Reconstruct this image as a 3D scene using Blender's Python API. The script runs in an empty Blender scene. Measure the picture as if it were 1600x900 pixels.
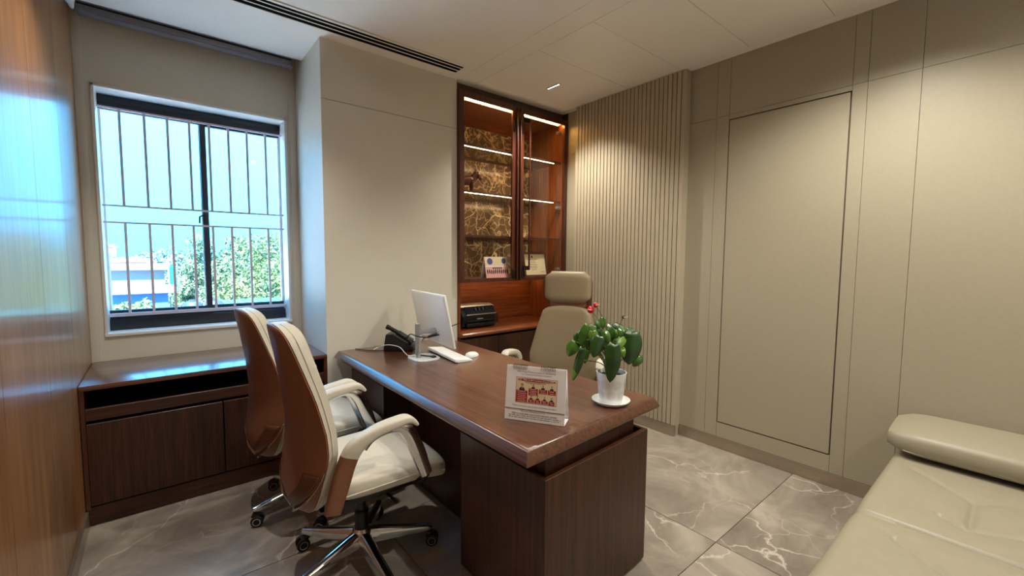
import bpy, bmesh, math, random
import numpy as np
from mathutils import Vector, Matrix
random.seed(7)
SC = bpy.context.scene
COL = SC.collection

# ------------------------------------------------------------------ camera
H = 1.38                                     # eye height
YAW, PITCH, ROLL, FPX = 0.69111051, 0.07225404, -0.00700379, 670.5
fw = Vector((math.sin(YAW)*math.cos(PITCH), math.cos(YAW)*math.cos(PITCH), -math.sin(PITCH)))
rt = Vector((math.cos(YAW), -math.sin(YAW), 0))
dn = fw.cross(rt)
r2 = rt*math.cos(ROLL) + dn*math.sin(ROLL)
d2 = -rt*math.sin(ROLL) + dn*math.cos(ROLL)
cam = bpy.data.cameras.new('camera'); cam.sensor_width = 36; cam.lens = FPX/1600*36
cam.clip_start = 0.02; cam.clip_end = 500
camo = bpy.data.objects.new('camera', cam); COL.objects.link(camo)
M3 = Matrix((r2, -d2, -fw)).transposed()
camo.matrix_world = Matrix.Translation((0, 0, H)) @ M3.to_4x4()
SC.camera = camo

# ------------------------------------------------------------------ world, sun, exposure
SKY = 1.1
w = bpy.data.worlds.new('world'); SC.world = w; w.use_nodes = True
nt = w.node_tree; nt.nodes.clear()
tc = nt.nodes.new('ShaderNodeTexCoord'); sp = nt.nodes.new('ShaderNodeSeparateXYZ')
mr = nt.nodes.new('ShaderNodeMapRange'); mr.inputs[1].default_value = -0.02; mr.inputs[2].default_value = 0.75
mx = nt.nodes.new('ShaderNodeMix'); mx.data_type = 'RGBA'
mx.inputs[6].default_value = (0.27, 1.65, 3.0, 1); mx.inputs[7].default_value = (0.75, 3.2, 6.6, 1)
bg = nt.nodes.new('ShaderNodeBackground'); bg.inputs[1].default_value = SKY
wo = nt.nodes.new('ShaderNodeOutputWorld')
nt.links.new(tc.outputs['Generated'], sp.inputs[0]); nt.links.new(sp.outputs[2], mr.inputs[0])
nt.links.new(mr.outputs[0], mx.inputs[0]); nt.links.new(mx.outputs[2], bg.inputs[0]); nt.links.new(bg.outputs[0], wo.inputs[0])
sun = bpy.data.lights.new('sun', 'SUN'); sun.energy = 20.0; sun.angle = 0.01; sun.color = (1, 0.95, 0.86)
suno = bpy.data.objects.new('sun', sun); COL.objects.link(suno)
suno.rotation_euler = (math.radians(38), 0, math.radians(-20)); suno.location = (0, -10, 20)   # high, from behind the building

vs = SC.view_settings
vs.view_transform = 'Standard'; vs.look = 'None'; vs.exposure = 0.8; vs.gamma = 1.0; vs.use_curve_mapping = False

# ------------------------------------------------------------------ material helpers
def srgb(r, g, b):
    f = lambda c: (c/255/12.92) if c/255 <= 0.04045 else ((c/255+0.055)/1.055)**2.4
    return (f(r), f(g), f(b), 1)
class NM:
    def __init__(s, name):
        s.m = bpy.data.materials.new(name); s.m.use_nodes = True; s.t = s.m.node_tree
        s.b = s.t.nodes['Principled BSDF']; s.o = s.t.nodes['Material Output']
    def n(s, t, **k):
        x = s.t.nodes.new('ShaderNode'+t)
        for a, v in k.items(): setattr(x, a, v)
        return x
    def l(s, a, b): s.t.links.new(a, b)
    def coords(s, scale=(1, 1, 1), rnd=0, rot=(0, 0, 0)):
        tc = s.n('TexCoord'); mp = s.n('Mapping'); mp.inputs['Scale'].default_value = scale; mp.inputs['Rotation'].default_value = rot
        src = tc.outputs['Object']
        if rnd:
            oi = s.n('ObjectInfo'); mu = s.n('Math', operation='MULTIPLY'); mu.inputs[1].default_value = rnd
            s.l(oi.outputs['Random'], mu.inputs[0])
            ad = s.n('VectorMath', operation='ADD'); s.l(src, ad.inputs[0]); s.l(mu.outputs[0], ad.inputs[1]); src = ad.outputs[0]
        s.l(src, mp.inputs[0]); return mp.outputs[0]
    def ramp(s, fac, stops):
        r = s.n('ValToRGB'); e = r.color_ramp.elements
        while len(e) < len(stops): e.new(0.5)
        for el, (p, c) in zip(e, stops): el.position = p; el.color = c
        s.l(fac, r.inputs[0]); return r.outputs[0]
    def mix(s, fac, a, b, blend='MIX'):
        m = s.n('Mix', data_type='RGBA', blend_type=blend)
        for i, v in ((0, fac), (6, a), (7, b)):
            if hasattr(v, 'links'): s.l(v, m.inputs[i])
            else: m.inputs[i].default_value = v
        return m.outputs[2]
    def bump(s, h, strength, dist=0.01):
        b = s.n('Bump'); b.inputs['Strength'].default_value = strength; b.inputs['Distance'].default_value = dist
        s.l(h, b.inputs['Height']); s.l(b.outputs[0], s.b.inputs['Normal'])
def noise(k, vec, scale, detail=4, rough=0.5, dist=0):
    n = k.n('TexNoise'); n.inputs['Scale'].default_value = scale; n.inputs['Detail'].default_value = detail
    n.inputs['Roughness'].default_value = rough; n.inputs['Distortion'].default_value = dist
    k.l(vec, n.inputs['Vector']); return n.outputs['Fac']
MAT = {}
def plain(name, col, rough=0.5, metal=0.0, grain=0.03, gscale=30, bump=0.0, coat=0.0, spec=0.5, sheen=0):
    k = NM(name); v = k.coords()
    f = noise(k, v, gscale, 3)
    c = [x for x in col[:3]]
    lo = tuple(max(0, x*(1-grain)) for x in c)+(1,); hi = tuple(min(1, x*(1+grain)) for x in c)+(1,)
    k.l(k.ramp(f, [(0.3, lo), (0.7, hi)]), k.b.inputs['Base Color'])
    k.b.inputs['Roughness'].default_value = rough; k.b.inputs['Metallic'].default_value = metal
    k.b.inputs['Coat Weight'].default_value = coat; k.b.inputs['Specular IOR Level'].default_value = spec
    if sheen: k.b.inputs['Sheen Weight'].default_value = sheen
    if bump:
        f2 = noise(k, v, gscale*12, 2); k.bump(f2, bump, 0.002)
    MAT[name] = k.m; return k.m
def wood(name, dark, light, axis='z', rough=0.35, coat=0.0, coat_rough=0.15, fine=1.0, rnd=3.0, bump=0.12, contrast=0.75):
    k = NM(name)
    st = {'x': (1.2, 34*fine, 34*fine), 'y': (34*fine, 1.2, 34*fine), 'z': (34*fine, 34*fine, 1.2)}[axis]
    v = k.coords(st, rnd=rnd)
    a = noise(k, v, 1.0, 5, 0.6, 0.6)
    st2 = tuple(x*4.2 for x in st); v2 = k.coords(st2, rnd=rnd); b = noise(k, v2, 1.0, 3, 0.5)
    mid = tuple((p+q)/2 for p, q in zip(dark, light))
    c1 = k.ramp(a, [(0.28, dark), (0.52, mid), (0.74, light)])
    c2 = k.ramp(b, [(0.40, (0.52, 0.48, 0.45, 1)), (0.56, (1, 1, 1, 1))])
    k.l(k.mix(contrast, c1, c2, 'MULTIPLY'), k.b.inputs['Base Color'])
    k.b.inputs['Roughness'].default_value = rough
    k.b.inputs['Coat Weight'].default_value = coat; k.b.inputs['Coat Roughness'].default_value = coat_rough
    if bump: k.bump(b, bump, 0.001)
    MAT[name] = k.m; return k.m
def emit(name, col, strength):
    k = NM(name); e = k.n('Emission'); e.inputs[0].default_value = col; e.inputs[1].default_value = strength
    k.l(e.outputs[0], k.o.inputs['Surface']); MAT[name] = k.m; return k.m
def glass(name, tint=(1, 1, 1, 1), rough=0.0, clear=0.9):
    k = NM(name); t = k.n('BsdfTransparent'); t.inputs[0].default_value = tint
    g = k.n('BsdfGlossy'); g.inputs['Roughness'].default_value = rough
    fr = k.n('Fresnel'); fr.inputs[0].default_value = 1.45; mu = k.n('Math', operation='MULTIPLY'); mu.inputs[1].default_value = clear
    mxs = k.n('MixShader'); k.l(fr.outputs[0], mu.inputs[0]); k.l(mu.outputs[0], mxs.inputs[0])
    k.l(t.outputs[0], mxs.inputs[1]); k.l(g.outputs[0], mxs.inputs[2]); k.l(mxs.outputs[0], k.o.inputs['Surface'])
    MAT[name] = k.m; return k.m

# walls, ceiling, floor
plain('wall_cream', srgb(214, 210, 198), 0.55, grain=0.015, gscale=8, bump=0.05)
plain('wall_taupe', srgb(168, 160, 140), 0.42, grain=0.02, gscale=60, bump=0.08)
plain('slat_taupe', srgb(182, 171, 150), 0.4, grain=0.02, gscale=20)
plain('joint_dark', srgb(84, 70, 56), 0.8)
plain('ceiling_white', srgb(250, 248, 244), 0.45, grain=0.01, gscale=6)
plain('trim_white', srgb(232, 232, 230), 0.35, grain=0.01)
plain('pelmet_grey', srgb(126, 126, 136), 0.5, grain=0.03)
plain('skirting', srgb(178, 166, 150), 0.3, metal=0.75, grain=0.03)
plain('black', srgb(4, 4, 4), 0.95, spec=0.1, grain=0.1)
plain('frame_black', srgb(34, 38, 46), 0.35, grain=0.05)
plain('grille_grey', srgb(200, 194, 208), 0.4, metal=0.0, grain=0.04)
plain('plastic_white', srgb(240, 243, 247), 0.35, grain=0.01)
plain('plastic_black', srgb(16, 16, 18), 0.3, grain=0.1)
plain('rubber', srgb(18, 18, 19), 0.6, grain=0.1)
plain('chrome', srgb(215, 215, 215), 0.14, metal=1.0, grain=0.02)
plain('silver', srgb(190, 192, 195), 0.3, metal=0.85, grain=0.03)
plain('silver_lit', srgb(222, 224, 228), 0.35, metal=0.25, grain=0.02)  # paler copy of silver, bright light on the monitor foot put into its colour
plain('leather_cream', srgb(204, 198, 184), 0.42, grain=0.03, gscale=40, bump=0.15)
plain('leather_tan', srgb(124, 79, 56), 0.42, grain=0.06, gscale=30, bump=0.15)
plain('leather_brown', srgb(88, 48, 30), 0.42, grain=0.06, gscale=30, bump=0.15)
plain('leather_greige', srgb(142, 126, 101), 0.45, grain=0.03, gscale=40, bump=0.15)
plain('leather_sofa', srgb(160, 153, 134), 0.4, grain=0.03, gscale=25, bump=0.12)
plain('paper_white', srgb(240, 240, 242), 0.6, grain=0.01)
plain('paper_cream', srgb(226, 208, 170), 0.6, grain=0.02)
plain('print_red', srgb(150, 28, 36), 0.6, grain=0.05)
plain('print_pink', srgb(232, 170, 168), 0.6, grain=0.05)
plain('print_dark', srgb(38, 30, 32), 0.6, grain=0.1)
plain('print_grey', srgb(70, 66, 72), 0.6, grain=0.05)
plain('print_blue', srgb(80, 84, 150), 0.6, grain=0.15)
plain('skin_print', srgb(196, 150, 120), 0.6)
plain('soil', srgb(26, 20, 16), 0.9, grain=0.4, gscale=120, bump=0.6)
plain('pot_white', srgb(240, 242, 242), 0.35, grain=0.01)
plain('pot_grey', srgb(150, 150, 142), 0.5, grain=0.05)
plain('stem_green', srgb(84, 96, 44), 0.5, grain=0.1)
plain('stem_brown', srgb(88, 58, 36), 0.7, grain=0.2)
plain('spathe_red', srgb(200, 20, 50), 0.25, grain=0.1)
plain('bronze', srgb(70, 34, 18), 0.4, metal=0.3, grain=0.2)
def leafmat(name, d, l, rough=0.28):
    k = NM(name); v = k.coords((1, 1, 1), rnd=5)
    f = noise(k, v, 22, 3)
    k.l(k.ramp(f, [(0.3, d), (0.7, l)]), k.b.inputs['Base Color']); k.b.inputs['Roughness'].default_value = rough
    k.b.inputs['Coat Weight'].default_value = 0.25
    MAT[name] = k.m
leafmat('leaf_mid', srgb(40, 78, 24), srgb(70, 112, 36)); leafmat('leaf_dark', srgb(22, 52, 20), srgb(40, 78, 30))
leafmat('leaf_light', srgb(84, 122, 40), srgb(110, 148, 56))
# woods
WD, WL = srgb(46, 21, 10), srgb(92, 48, 26)
for ax in 'xyz':
    wood('walnut_'+ax, WD, WL, ax, rough=0.42, coat=0.12, coat_rough=0.25, fine=1.7, contrast=1.0)
wood('desk_wood_y', srgb(66, 33, 19), srgb(120, 70, 44), 'y', rough=0.32, coat=0.8, coat_rough=0.22, fine=1.7, contrast=0.9)
wood('desk_wood_x', srgb(76, 42, 30), srgb(132, 84, 62), 'x', rough=0.3, coat=1.0, coat_rough=0.16)
for ax in 'xyz':
    wood('book_'+ax, srgb(98, 44, 16), srgb(164, 86, 36), ax, rough=0.38, coat=0.25, coat_rough=0.2)
wood('teak_z', srgb(140, 94, 56), srgb(176, 126, 82), 'z', rough=0.36, coat=0.3, coat_rough=0.12, fine=0.45, bump=0.0, contrast=0.35)
wood('frame_wood_z', srgb(66, 28, 16), srgb(100, 50, 30), 'z', rough=0.35, coat=0.3)
wood('frame_wood_x', srgb(66, 28, 16), srgb(100, 50, 30), 'x', rough=0.35, coat=0.3)
# floor stone
def floor_stone():
    k = NM('floor_stone'); v = k.coords((1, 1, 1), rnd=9)
    base = k.ramp(noise(k, v, 2.2, 8, 0.62, 0.8), [(0.32, srgb(124, 115, 106)), (0.5, srgb(152, 143, 133)), (0.68, srgb(182, 173, 162))])
    dv = k.n('TexNoise'); dv.inputs['Scale'].default_value = 1.8; dv.inputs['Detail'].default_value = 6; k.l(v, dv.inputs['Vector'])
    mxv = k.n('Mix', data_type='VECTOR'); mxv.inputs[0].default_value = 0.42; k.l(v, mxv.inputs[4]); k.l(dv.outputs['Color'], mxv.inputs[5])
    def veins(scale, w0, msk, lo):
        vo = k.n('TexVoronoi', feature='DISTANCE_TO_EDGE'); vo.inputs['Scale'].default_value = scale; k.l(mxv.outputs[1], vo.inputs['Vector'])
        line = k.ramp(vo.outputs['Distance'], [(0.0, (1, 1, 1, 1)), (w0, (0, 0, 0, 1))])
        m = k.ramp(noise(k, v, msk, 2), [(lo, (0, 0, 0, 1)), (lo+0.12, (1, 1, 1, 1))])
        return k.mix(1.0, line, m, 'MULTIPLY')
    a = veins(2.1, 0.009, 2.3, 0.42); b = veins(4.6, 0.014, 3.0, 0.46)
    c = k.mix(a, base, srgb(208, 200, 190)); c = k.mix(b, c, srgb(186, 177, 166))
    k.l(c, k.b.inputs['Base Color']); k.b.inputs['Roughness'].default_value = 0.34
    MAT['floor_stone'] = k.m
floor_stone()
def marble():
    k = NM('marble_olive'); v = k.coords((1, 1, 1))
    base = k.ramp(noise(k, v, 5, 6, 0.6), [(0.3, srgb(84, 66, 46)), (0.7, srgb(128, 104, 76))])
    dv = k.n('TexNoise'); dv.inputs['Scale'].default_value = 3.5; dv.inputs['Detail'].default_value = 5; k.l(v, dv.inputs['Vector'])
    mxv = k.n('Mix', data_type='VECTOR'); mxv.inputs[0].default_value = 0.3; k.l(v, mxv.inputs[4]); k.l(dv.outputs['Color'], mxv.inputs[5])
    def line(s, w0):
        vo = k.n('TexVoronoi', feature='DISTANCE_TO_EDGE'); vo.inputs['Scale'].default_value = s; k.l(mxv.outputs[1], vo.inputs['Vector'])
        return k.ramp(vo.outputs['Distance'], [(0.0, (1, 1, 1, 1)), (w0, (0, 0, 0, 1))])
    c = k.mix(line(15, 0.06), base, srgb(190, 160, 116)); c = k.mix(line(5.5, 0.035), c, srgb(232, 200, 150))
    k.l(c, k.b.inputs['Base Color']); k.b.inputs['Roughness'].default_value = 0.15
    MAT['marble_olive'] = k.m
marble()
glass('pane_glass', (0.975, 0.99, 1.0, 1), clear=0.4); glass('cabinet_glass', (0.985, 0.985, 0.98, 1), clear=0.12); glass('shelf_glass', (0.94, 0.96, 0.94, 1), clear=0.5)
emit('led_warm', (1.0, 0.52, 0.13, 1), 34.0); emit('led_shelf', (1.0, 0.66, 0.34, 1), 26.0); emit('led_under', (1.0, 0.66, 0.34, 1), 9.0); emit('led_white', (1.0, 0.92, 0.82, 1), 3.0)
# outdoors
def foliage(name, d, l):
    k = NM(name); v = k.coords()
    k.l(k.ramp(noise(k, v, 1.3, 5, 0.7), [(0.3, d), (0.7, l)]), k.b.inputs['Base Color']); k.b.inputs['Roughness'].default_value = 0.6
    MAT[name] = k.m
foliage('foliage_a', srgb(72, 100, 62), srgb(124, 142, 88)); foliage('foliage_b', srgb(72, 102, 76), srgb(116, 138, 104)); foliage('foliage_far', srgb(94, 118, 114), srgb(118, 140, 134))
plain('bark', srgb(150, 130, 105), 0.8, grain=0.2)
plain('render_white', srgb(116, 122, 130), 0.7); plain('render_blue', srgb(66, 104, 160), 0.6); plain('render_pink', srgb(156, 110, 110), 0.7)
plain('roof_teal', srgb(66, 158, 148), 0.5); plain('roof_tin', srgb(112, 116, 118), 0.5, grain=0.2); plain('window_dark', srgb(110, 140, 170), 0.3); plain('tank_black', srgb(48, 56, 66), 0.5)
plain('ground_out', srgb(210, 206, 196), 0.9, grain=0.2, gscale=0.5); plain('banner_green', srgb(20, 140, 134), 0.6)

# ------------------------------------------------------------------ mesh helpers
def top_of(o):
    while o.parent: o = o.parent
    return o
class MB:
    def __init__(s): s.v = []; s.f = []
    def add(s, vs_, fs_):
        n = len(s.v); s.v += [tuple(p) for p in vs_]; s.f += [tuple(i+n for i in f) for f in fs_]; return s
    def box(s, x0, x1, y0, y1, z0, z1):
        return s.add([(x0,y0,z0),(x1,y0,z0),(x1,y1,z0),(x0,y1,z0),(x0,y0,z1),(x1,y0,z1),(x1,y1,z1),(x0,y1,z1)],
                     [(3,2,1,0),(4,5,6,7),(0,1,5,4),(1,2,6,5),(2,3,7,6),(3,0,4,7)])
    def rings(s, rs, cap=True, closed=False):
        n = len(rs[0]); vs_ = [p for r in rs for p in r]; fs = []
        m = len(rs)
        for i in range(m if closed else m-1):
            j = (i+1) % m
            for k in range(n):
                fs.append((i*n+k, i*n+(k+1) % n, j*n+(k+1) % n, j*n+k))
        if cap and not closed: fs += [tuple(range(n))[::-1], tuple((m-1)*n+k for k in range(n))]
        return s.add(vs_, fs)
    def prism(s, poly, axis, lo, hi):
        f = {'x': lambda a, b, t: (t, a, b), 'y': lambda a, b, t: (a, t, b), 'z': lambda a, b, t: (a, b, t)}[axis]
        return s.rings([[f(a, b, lo) for a, b in poly], [f(a, b, hi) for a, b in poly]])
    def tube(s, path, r, seg=10, flat=1.0, cap=True, up=(0, 0, 1)):
        P = [Vector(p) for p in path]; n = len(P)
        R = r if hasattr(r, '__len__') else [r]*n
        rs = []; prev = None
        for i in range(n):
            t = (P[min(i+1, n-1)]-P[max(i-1, 0)]).normalized()
            u = Vector(up) if prev is None else prev
            a = u - t*u.dot(t)
            if a.length < 1e-4: a = Vector((1, 0, 0)) - t*t.x
            a.normalize(); b = t.cross(a); prev = a
            rs.append([P[i] + a*R[i]*math.cos(q)*flat + b*R[i]*math.sin(q) for q in [2*math.pi*k/seg for k in range(seg)]])
        return s.rings(rs, cap)
    def lathe(s, prof, c=(0, 0, 0), seg=24, axis='z', cap=True):
        rs = []
        for r, h in prof:
            ring = []
            for k in range(seg):
                a = 2*math.pi*k/seg; p, q = r*math.cos(a), r*math.sin(a)
                v = {'z': (p, q, h), 'y': (q, h, p), 'x': (h, p, q)}[axis]
                ring.append((v[0]+c[0], v[1]+c[1], v[2]+c[2]))
            rs.append(ring)
        return s.rings(rs, cap)
    def grid(s, fn, nu, nv):
        vs_ = [fn(i/(nu-1), j/(nv-1)) for i in range(nu) for j in range(nv)]
        fs = [(i*nv+j, (i+1)*nv+j, (i+1)*nv+j+1, i*nv+j+1) for i in range(nu-1) for j in range(nv-1)]
        return s.add(vs_, fs)
    def build(s, name, mat, parent=None, local=False, bev=0, bseg=2, angle=32, sub=0, solid=0, recalc=True):
        off = Vector((0, 0, 0))
        if parent is not None and not local: off = top_of(parent).location
        me = bpy.data.meshes.new(name)
        me.from_pydata([(p[0]-off[0], p[1]-off[1], p[2]-off[2]) for p in s.v], [], s.f)
        bm = bmesh.new(); bm.from_mesh(me)
        if recalc: bmesh.ops.recalc_face_normals(bm, faces=bm.faces)
        if bev:
            es = [e for e in bm.edges if len(e.link_faces) == 2 and e.calc_face_angle(0) > math.radians(30)]
            bmesh.ops.bevel(bm, geom=es, offset=bev, segments=bseg, profile=0.5, affect='EDGES', clamp_overlap=True)
        bm.to_mesh(me); bm.free()
        for p in me.polygons: p.use_smooth = True
        me.set_sharp_from_angle(angle=math.radians(angle))
        o = bpy.data.objects.new(name, me); COL.objects.link(o)
        me.materials.append(MAT[mat] if isinstance(mat, str) else mat)
        if parent is not None: o.parent = parent
        if solid:
            md = o.modifiers.new('solid', 'SOLIDIFY'); md.thickness = solid; md.offset = 0
        if sub:
            md = o.modifiers.new('sub', 'SUBSURF'); md.levels = sub; md.render_levels = sub
        return o
def B(*a): return MB().box(*a)
def thing(name, label, cat, loc=(0, 0, 0), rz=0, group=None, kind=None):
    o = bpy.data.objects.new(name, None); COL.objects.link(o); o.empty_display_size = 0.05
    o.location = loc; o.rotation_euler = (0, 0, rz); tag(o, label, cat, group, kind); return o
def tag(o, label=None, cat=None, group=None, kind=None):
    if label: o['label'] = label
    if cat: o['category'] = cat
    if group: o['group'] = group
    if kind: o['kind'] = kind
    return o
def struct(o, label, cat): return tag(o, label, cat, None, 'structure')
def copy_tree(o, parent=None):
    c = o.copy(); COL.objects.link(c); c.parent = parent
    for ch in list(o.children): copy_tree(ch, c)
    return c
def instance(src, parent, loc=None, rz=None):
    c = src.copy(); COL.objects.link(c); c.parent = parent
    if loc is not None: c.location = loc
    return c
def lerp(a, b, t): return a+(b-a)*t
def curve(pts, t):
    """piecewise-linear table look-up, smooth-stepped: pts = [(t, value)]"""
    if t <= pts[0][0]: return pts[0][1]
    for (a, va), (b, vb) in zip(pts, pts[1:]):
        if t <= b:
            return va+(vb-va)*(t-a)/(b-a)
    return pts[-1][1]
def spline(pts, n):
    """Catmull-Rom through points (tuples), n samples per span"""
    P = [Vector(p) for p in pts]; out = []
    for i in range(len(P)-1):
        p0, p1, p2, p3 = P[max(i-1, 0)], P[i], P[i+1], P[min(i+2, len(P)-1)]
        for k in range(n):
            t = k/n
            out.append(0.5*((2*p1)+(p2-p0)*t+(2*p0-5*p1+4*p2-p3)*t*t+(3*p1-p0-3*p2+p3)*t**3))
    out.append(P[-1]); return out

# ------------------------------------------------------------------ room
XL, XR, ZC, YP, YW, YB = -0.327, 3.11, 2.76, 2.955, 3.60, -1.9
# floor
fl = struct(B(XL-0.1, XR+0.1, YB-0.1, 3.95, -0.12, -0.012).build('floor', 'joint_dark'), 'grey brown stone tile floor with pale veins', 'floor')
jx = [XL, 0.845, 2.045, XR]; jy = [YB, -0.3, 0.9, 2.09, YW]
for i in range(3):
    for j in range(4):
        g = 0.002
        B(jx[i]+g, jx[i+1]-g, jy[j]+g, jy[j+1]-g, -0.012, 0.0).build('tile', 'floor_stone', fl)
# ceiling
ce = struct(B(XL-0.1, XR+0.1, YB-0.1, 3.41, ZC+0.016, ZC+0.2).build('ceiling', 'ceiling_white'), 'off white gypsum ceiling with thin panel joints', 'ceiling')
def cp(x0, x1, y0, y1, n='panel'):
    g = 0.0015
    return B(x0+g, x1-g, y0+g, y1-g, ZC, ZC+0.016).build(n, 'ceiling_white', ce)
cp(XL, 1.868, YB, 3.41); cp(1.868, 2.03, YB, 3.0)
cp(1.87, XR, 3.0, 3.41)
cp(2.03, 3.032, 2.19, 3.0); cp(3.032, XR, YB, 3.0)
for a, b in ((1.726, 2.19), (1.26, 1.726), (0.798, 1.26), (0.33, 0.798), (-0.14, 0.33)): cp(2.03, 3.032, a, b)
cp(2.03, 3.032, YB, -0.14)
B(XL-0.1, 1.0, 3.41, 3.95, 2.95, 3.1).build('pocket_top', 'ceiling_white', ce)
B(XL-0.1, 1.0, 3.395, 3.41, ZC, 2.95).build('pocket_side', 'ceiling_white', ce)
# left wood wall
wl = struct(B(XL-0.14, XL-0.012, YB-0.1, 3.95, -0.1, 3.1).build('wall_left', 'joint_dark'), 'glossy honey coloured teak veneer wall at far left', 'wall')
ys = [YB, -1.34, -0.73, -0.12, 0.49, 1.10, 1.71, 2.32, 2.93, YW]
for a, b in zip(ys, ys[1:]): B(XL-0.012, XL, a+0.0015, b-0.0015, 0.085, ZC+0.15).build('panel', 'teak_z', wl)
struct(B(XL-0.012, XL+0.012, YB, 2.955, 0, 0.085).build('baseboard_left', 'skirting', None, bev=0.002), 'grey skirting along the wood wall', 'baseboard')
# back wall
struct(B(XL-0.1, XR+0.1, YB-0.12, YB, -0.1, 3.0).build('wall_back', 'wall_cream'), 'cream wall behind the viewer', 'wall')
# right wall with panel joints
wr = struct(B(XR+0.012, XR+0.14, YB-0.1, 3.6, -0.1, 3.0).build('wall_right', 'joint_dark'), 'taupe panelled wall on the right with thin joints', 'wall')
def rp(y0, y1, z0, z1, g=0.0010):
    return B(XR, XR+0.012, y0+g, y1-g, z0+g, z1-g).build('panel', 'wall_taupe', wr)
cols = [YB, -0.78, 0.422, 0.645, 0.715, 1.402, 1.49, 2.93]
for a, b in zip(cols, cols[1:]):
    rp(a, b, 2.375, ZC+0.01)
    if a == 0.715:
        rp(a, b, 2.344, 2.375); rp(a, b, 0.08, 0.188)
    else: rp(a, b, 0.08, 2.375)
dr = struct(B(XR-0.001, XR+0.011, 0.722, 1.396, 0.195, 2.337).build('door_1', 'wall_taupe', None, bev=0.001, bseg=1), 'flush taupe concealed door outlined by a dark groove', 'door')
struct(B(XR-0.013, XR, YB, 1.683, 0, 0.08).build('baseboard_right', 'skirting', None, bev=0.003), 'metallic taupe skirting under the panelled wall', 'baseboard')
# slatted panel
SX0, SY0, SY1 = 3.035, 1.69, 2.765
ws = struct(B(3.055, XR-0.0005, SY0, SY1, 0.0, ZC).build('wall_slatted', 'slat_taupe'), 'fluted taupe slat panel standing proud of the right wall', 'wall panel')
ns = 29; pt = (SY1-SY0)/ns
sl0 = None
for i in range(ns):
    if sl0 is None:
        m = MB(); g = 0.0065; y0 = 0.0; y1 = pt-g
        m.box(SX0, 3.055, y0, y1, 0.083, ZC-0.001); sl0 = m.build('slat', 'slat_taupe', ws, bev=0.002, bseg=1); sl0.location = (0, SY0+i*pt, 0)
    else: instance(sl0, ws, (0, SY0+i*pt, 0))
struct(B(SX0-0.008, 3.055, SY0-0.004, SY1, 0, 0.08).build('baseboard_slatted', 'skirting', None, bev=0.003), 'bright metallic skirting under the fluted slat panel', 'baseboard')
# pillar block left of the bookcase
pb = struct(B(0.862, 1.868, YP+0.012, 3.95, -0.1, 3.0).build('wall_pillar', 'joint_dark'), 'cream boxed wall column between window and bookcase', 'wall')
B(0.85, 1.868, YP, YP+0.012, 0, 2.384).build('panel', 'wall_cream', pb)
B(0.85, 1.868, YP, YP+0.012, 2.3875, ZC).build('panel', 'wall_cream', pb)
B(0.85, 0.862, YP+0.0125, YW, 0, 2.95).build('panel', 'wall_cream', pb)
# window wall
WX0, WX1, WZ0, WZ1 = -0.25, 0.772, 0.885, 2.378
ww = struct(MB().box(XL-0.1, WX0, YW, 3.87, -0.1, 3.0).box(WX1, 0.95, YW, 3.87, -0.1, 3.0).box(WX0, WX1, YW, 3.87, -0.1, WZ0).box(WX0, WX1, YW, 3.87, WZ1, 3.0)
            .build('wall_window', 'wall_cream'), 'cream window wall above the low cabinet', 'wall')
B(XL, -0.288, YW-0.012, YW, 0, 2.95).build('panel', 'wall_cream', ww, bev=0.001)
B(0.802, 0.85, YW-0.006, YW, 0, 2.95).build('panel', 'wall_cream', ww, bev=0.001)
# wall behind the bookcase and beyond, outer roof
struct(B(1.868, XR+0.1, 3.47, 3.6, -0.1, 3.0).build('wall_bookcase', 'wall_taupe'), 'wall behind the bookcase', 'wall')
# blind cassette in the ceiling pocket
bl = thing('roller_blind', 'dark grey roller blind cassette tucked above the window', 'blind', (0.25, 3.46, 2.73))
B(-0.285, 0.79, 3.43, 3.50, 2.7235, 2.80).build('cassette', 'pelmet_grey', bl, bev=0.004)
B(-0.285, 0.79, 3.424, 3.43, 2.756, 2.760).build('groove', 'black', bl)
B(-0.285, 0.79, 3.432, 3.50, 2.7185, 2.723).build('bottom_bar', 'pelmet_grey', bl, bev=0.002)
B(0.79, 0.80, 3.425, 3.505, 2.715, 2.81).build('end_cap', 'pelmet_grey', bl)
wrp = MB(); rr = random.Random(3)
for (i0, yy) in ((0, 3.20), (1, 3.30)): pass
def wrapfn(u, v):
    a = u*2*math.pi
    return (-0.305+0.020*math.cos(a)*(1+0.3*math.sin(5*v)), lerp(3.27, 3.44, v), 2.742+0.017*math.sin(a)+0.006*math.sin(7*v+2*a))
tag(MB().grid(wrapfn, 14, 10).build('plastic_wrap', 'plastic_white'), 'crumpled white plastic wrap at the blind end under the ceiling', 'plastic wrap')

# window
wn = thing('window_1', 'black aluminium sliding window with white reveal and inner bars', 'window', (0.26, 3.72, WZ0), kind='structure')
m = MB(); t = 0.02
for (a, b_, c, d) in ((WX0-0.012, WX0+0.004, WZ0-0.012, WZ1+0.012), (WX1-0.004, WX1+0.012, WZ0-0.012, WZ1+0.012)): m.box(a, b_, YW-0.010, 3.74, c, d)
m.box(WX0-0.012, WX1+0.012, YW-0.010, 3.74, WZ1-0.006, WZ1+0.012)
m.box(WX0-0.012, WX1+0.012, YW-0.016, 3.74, WZ0-0.014, WZ0+0.006)
m.build('reveal_trim', 'trim_white', wn, bev=0.002)
B(WX0+0.004, WX1-0.004, 3.742, 3.82, 2.300, 2.372).build('head_track', 'frame_black', wn, bev=0.002)
B(WX0+0.004, WX1-0.004, 3.736, 3.742, 2.330, 2.336).build('head_lip', 'frame_black', wn)
B(WX0+0.004, WX1-0.004, 3.725, 3.82, 0.892, 0.962).build('sill_track', 'frame_black', wn, bev=0.002)
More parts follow.
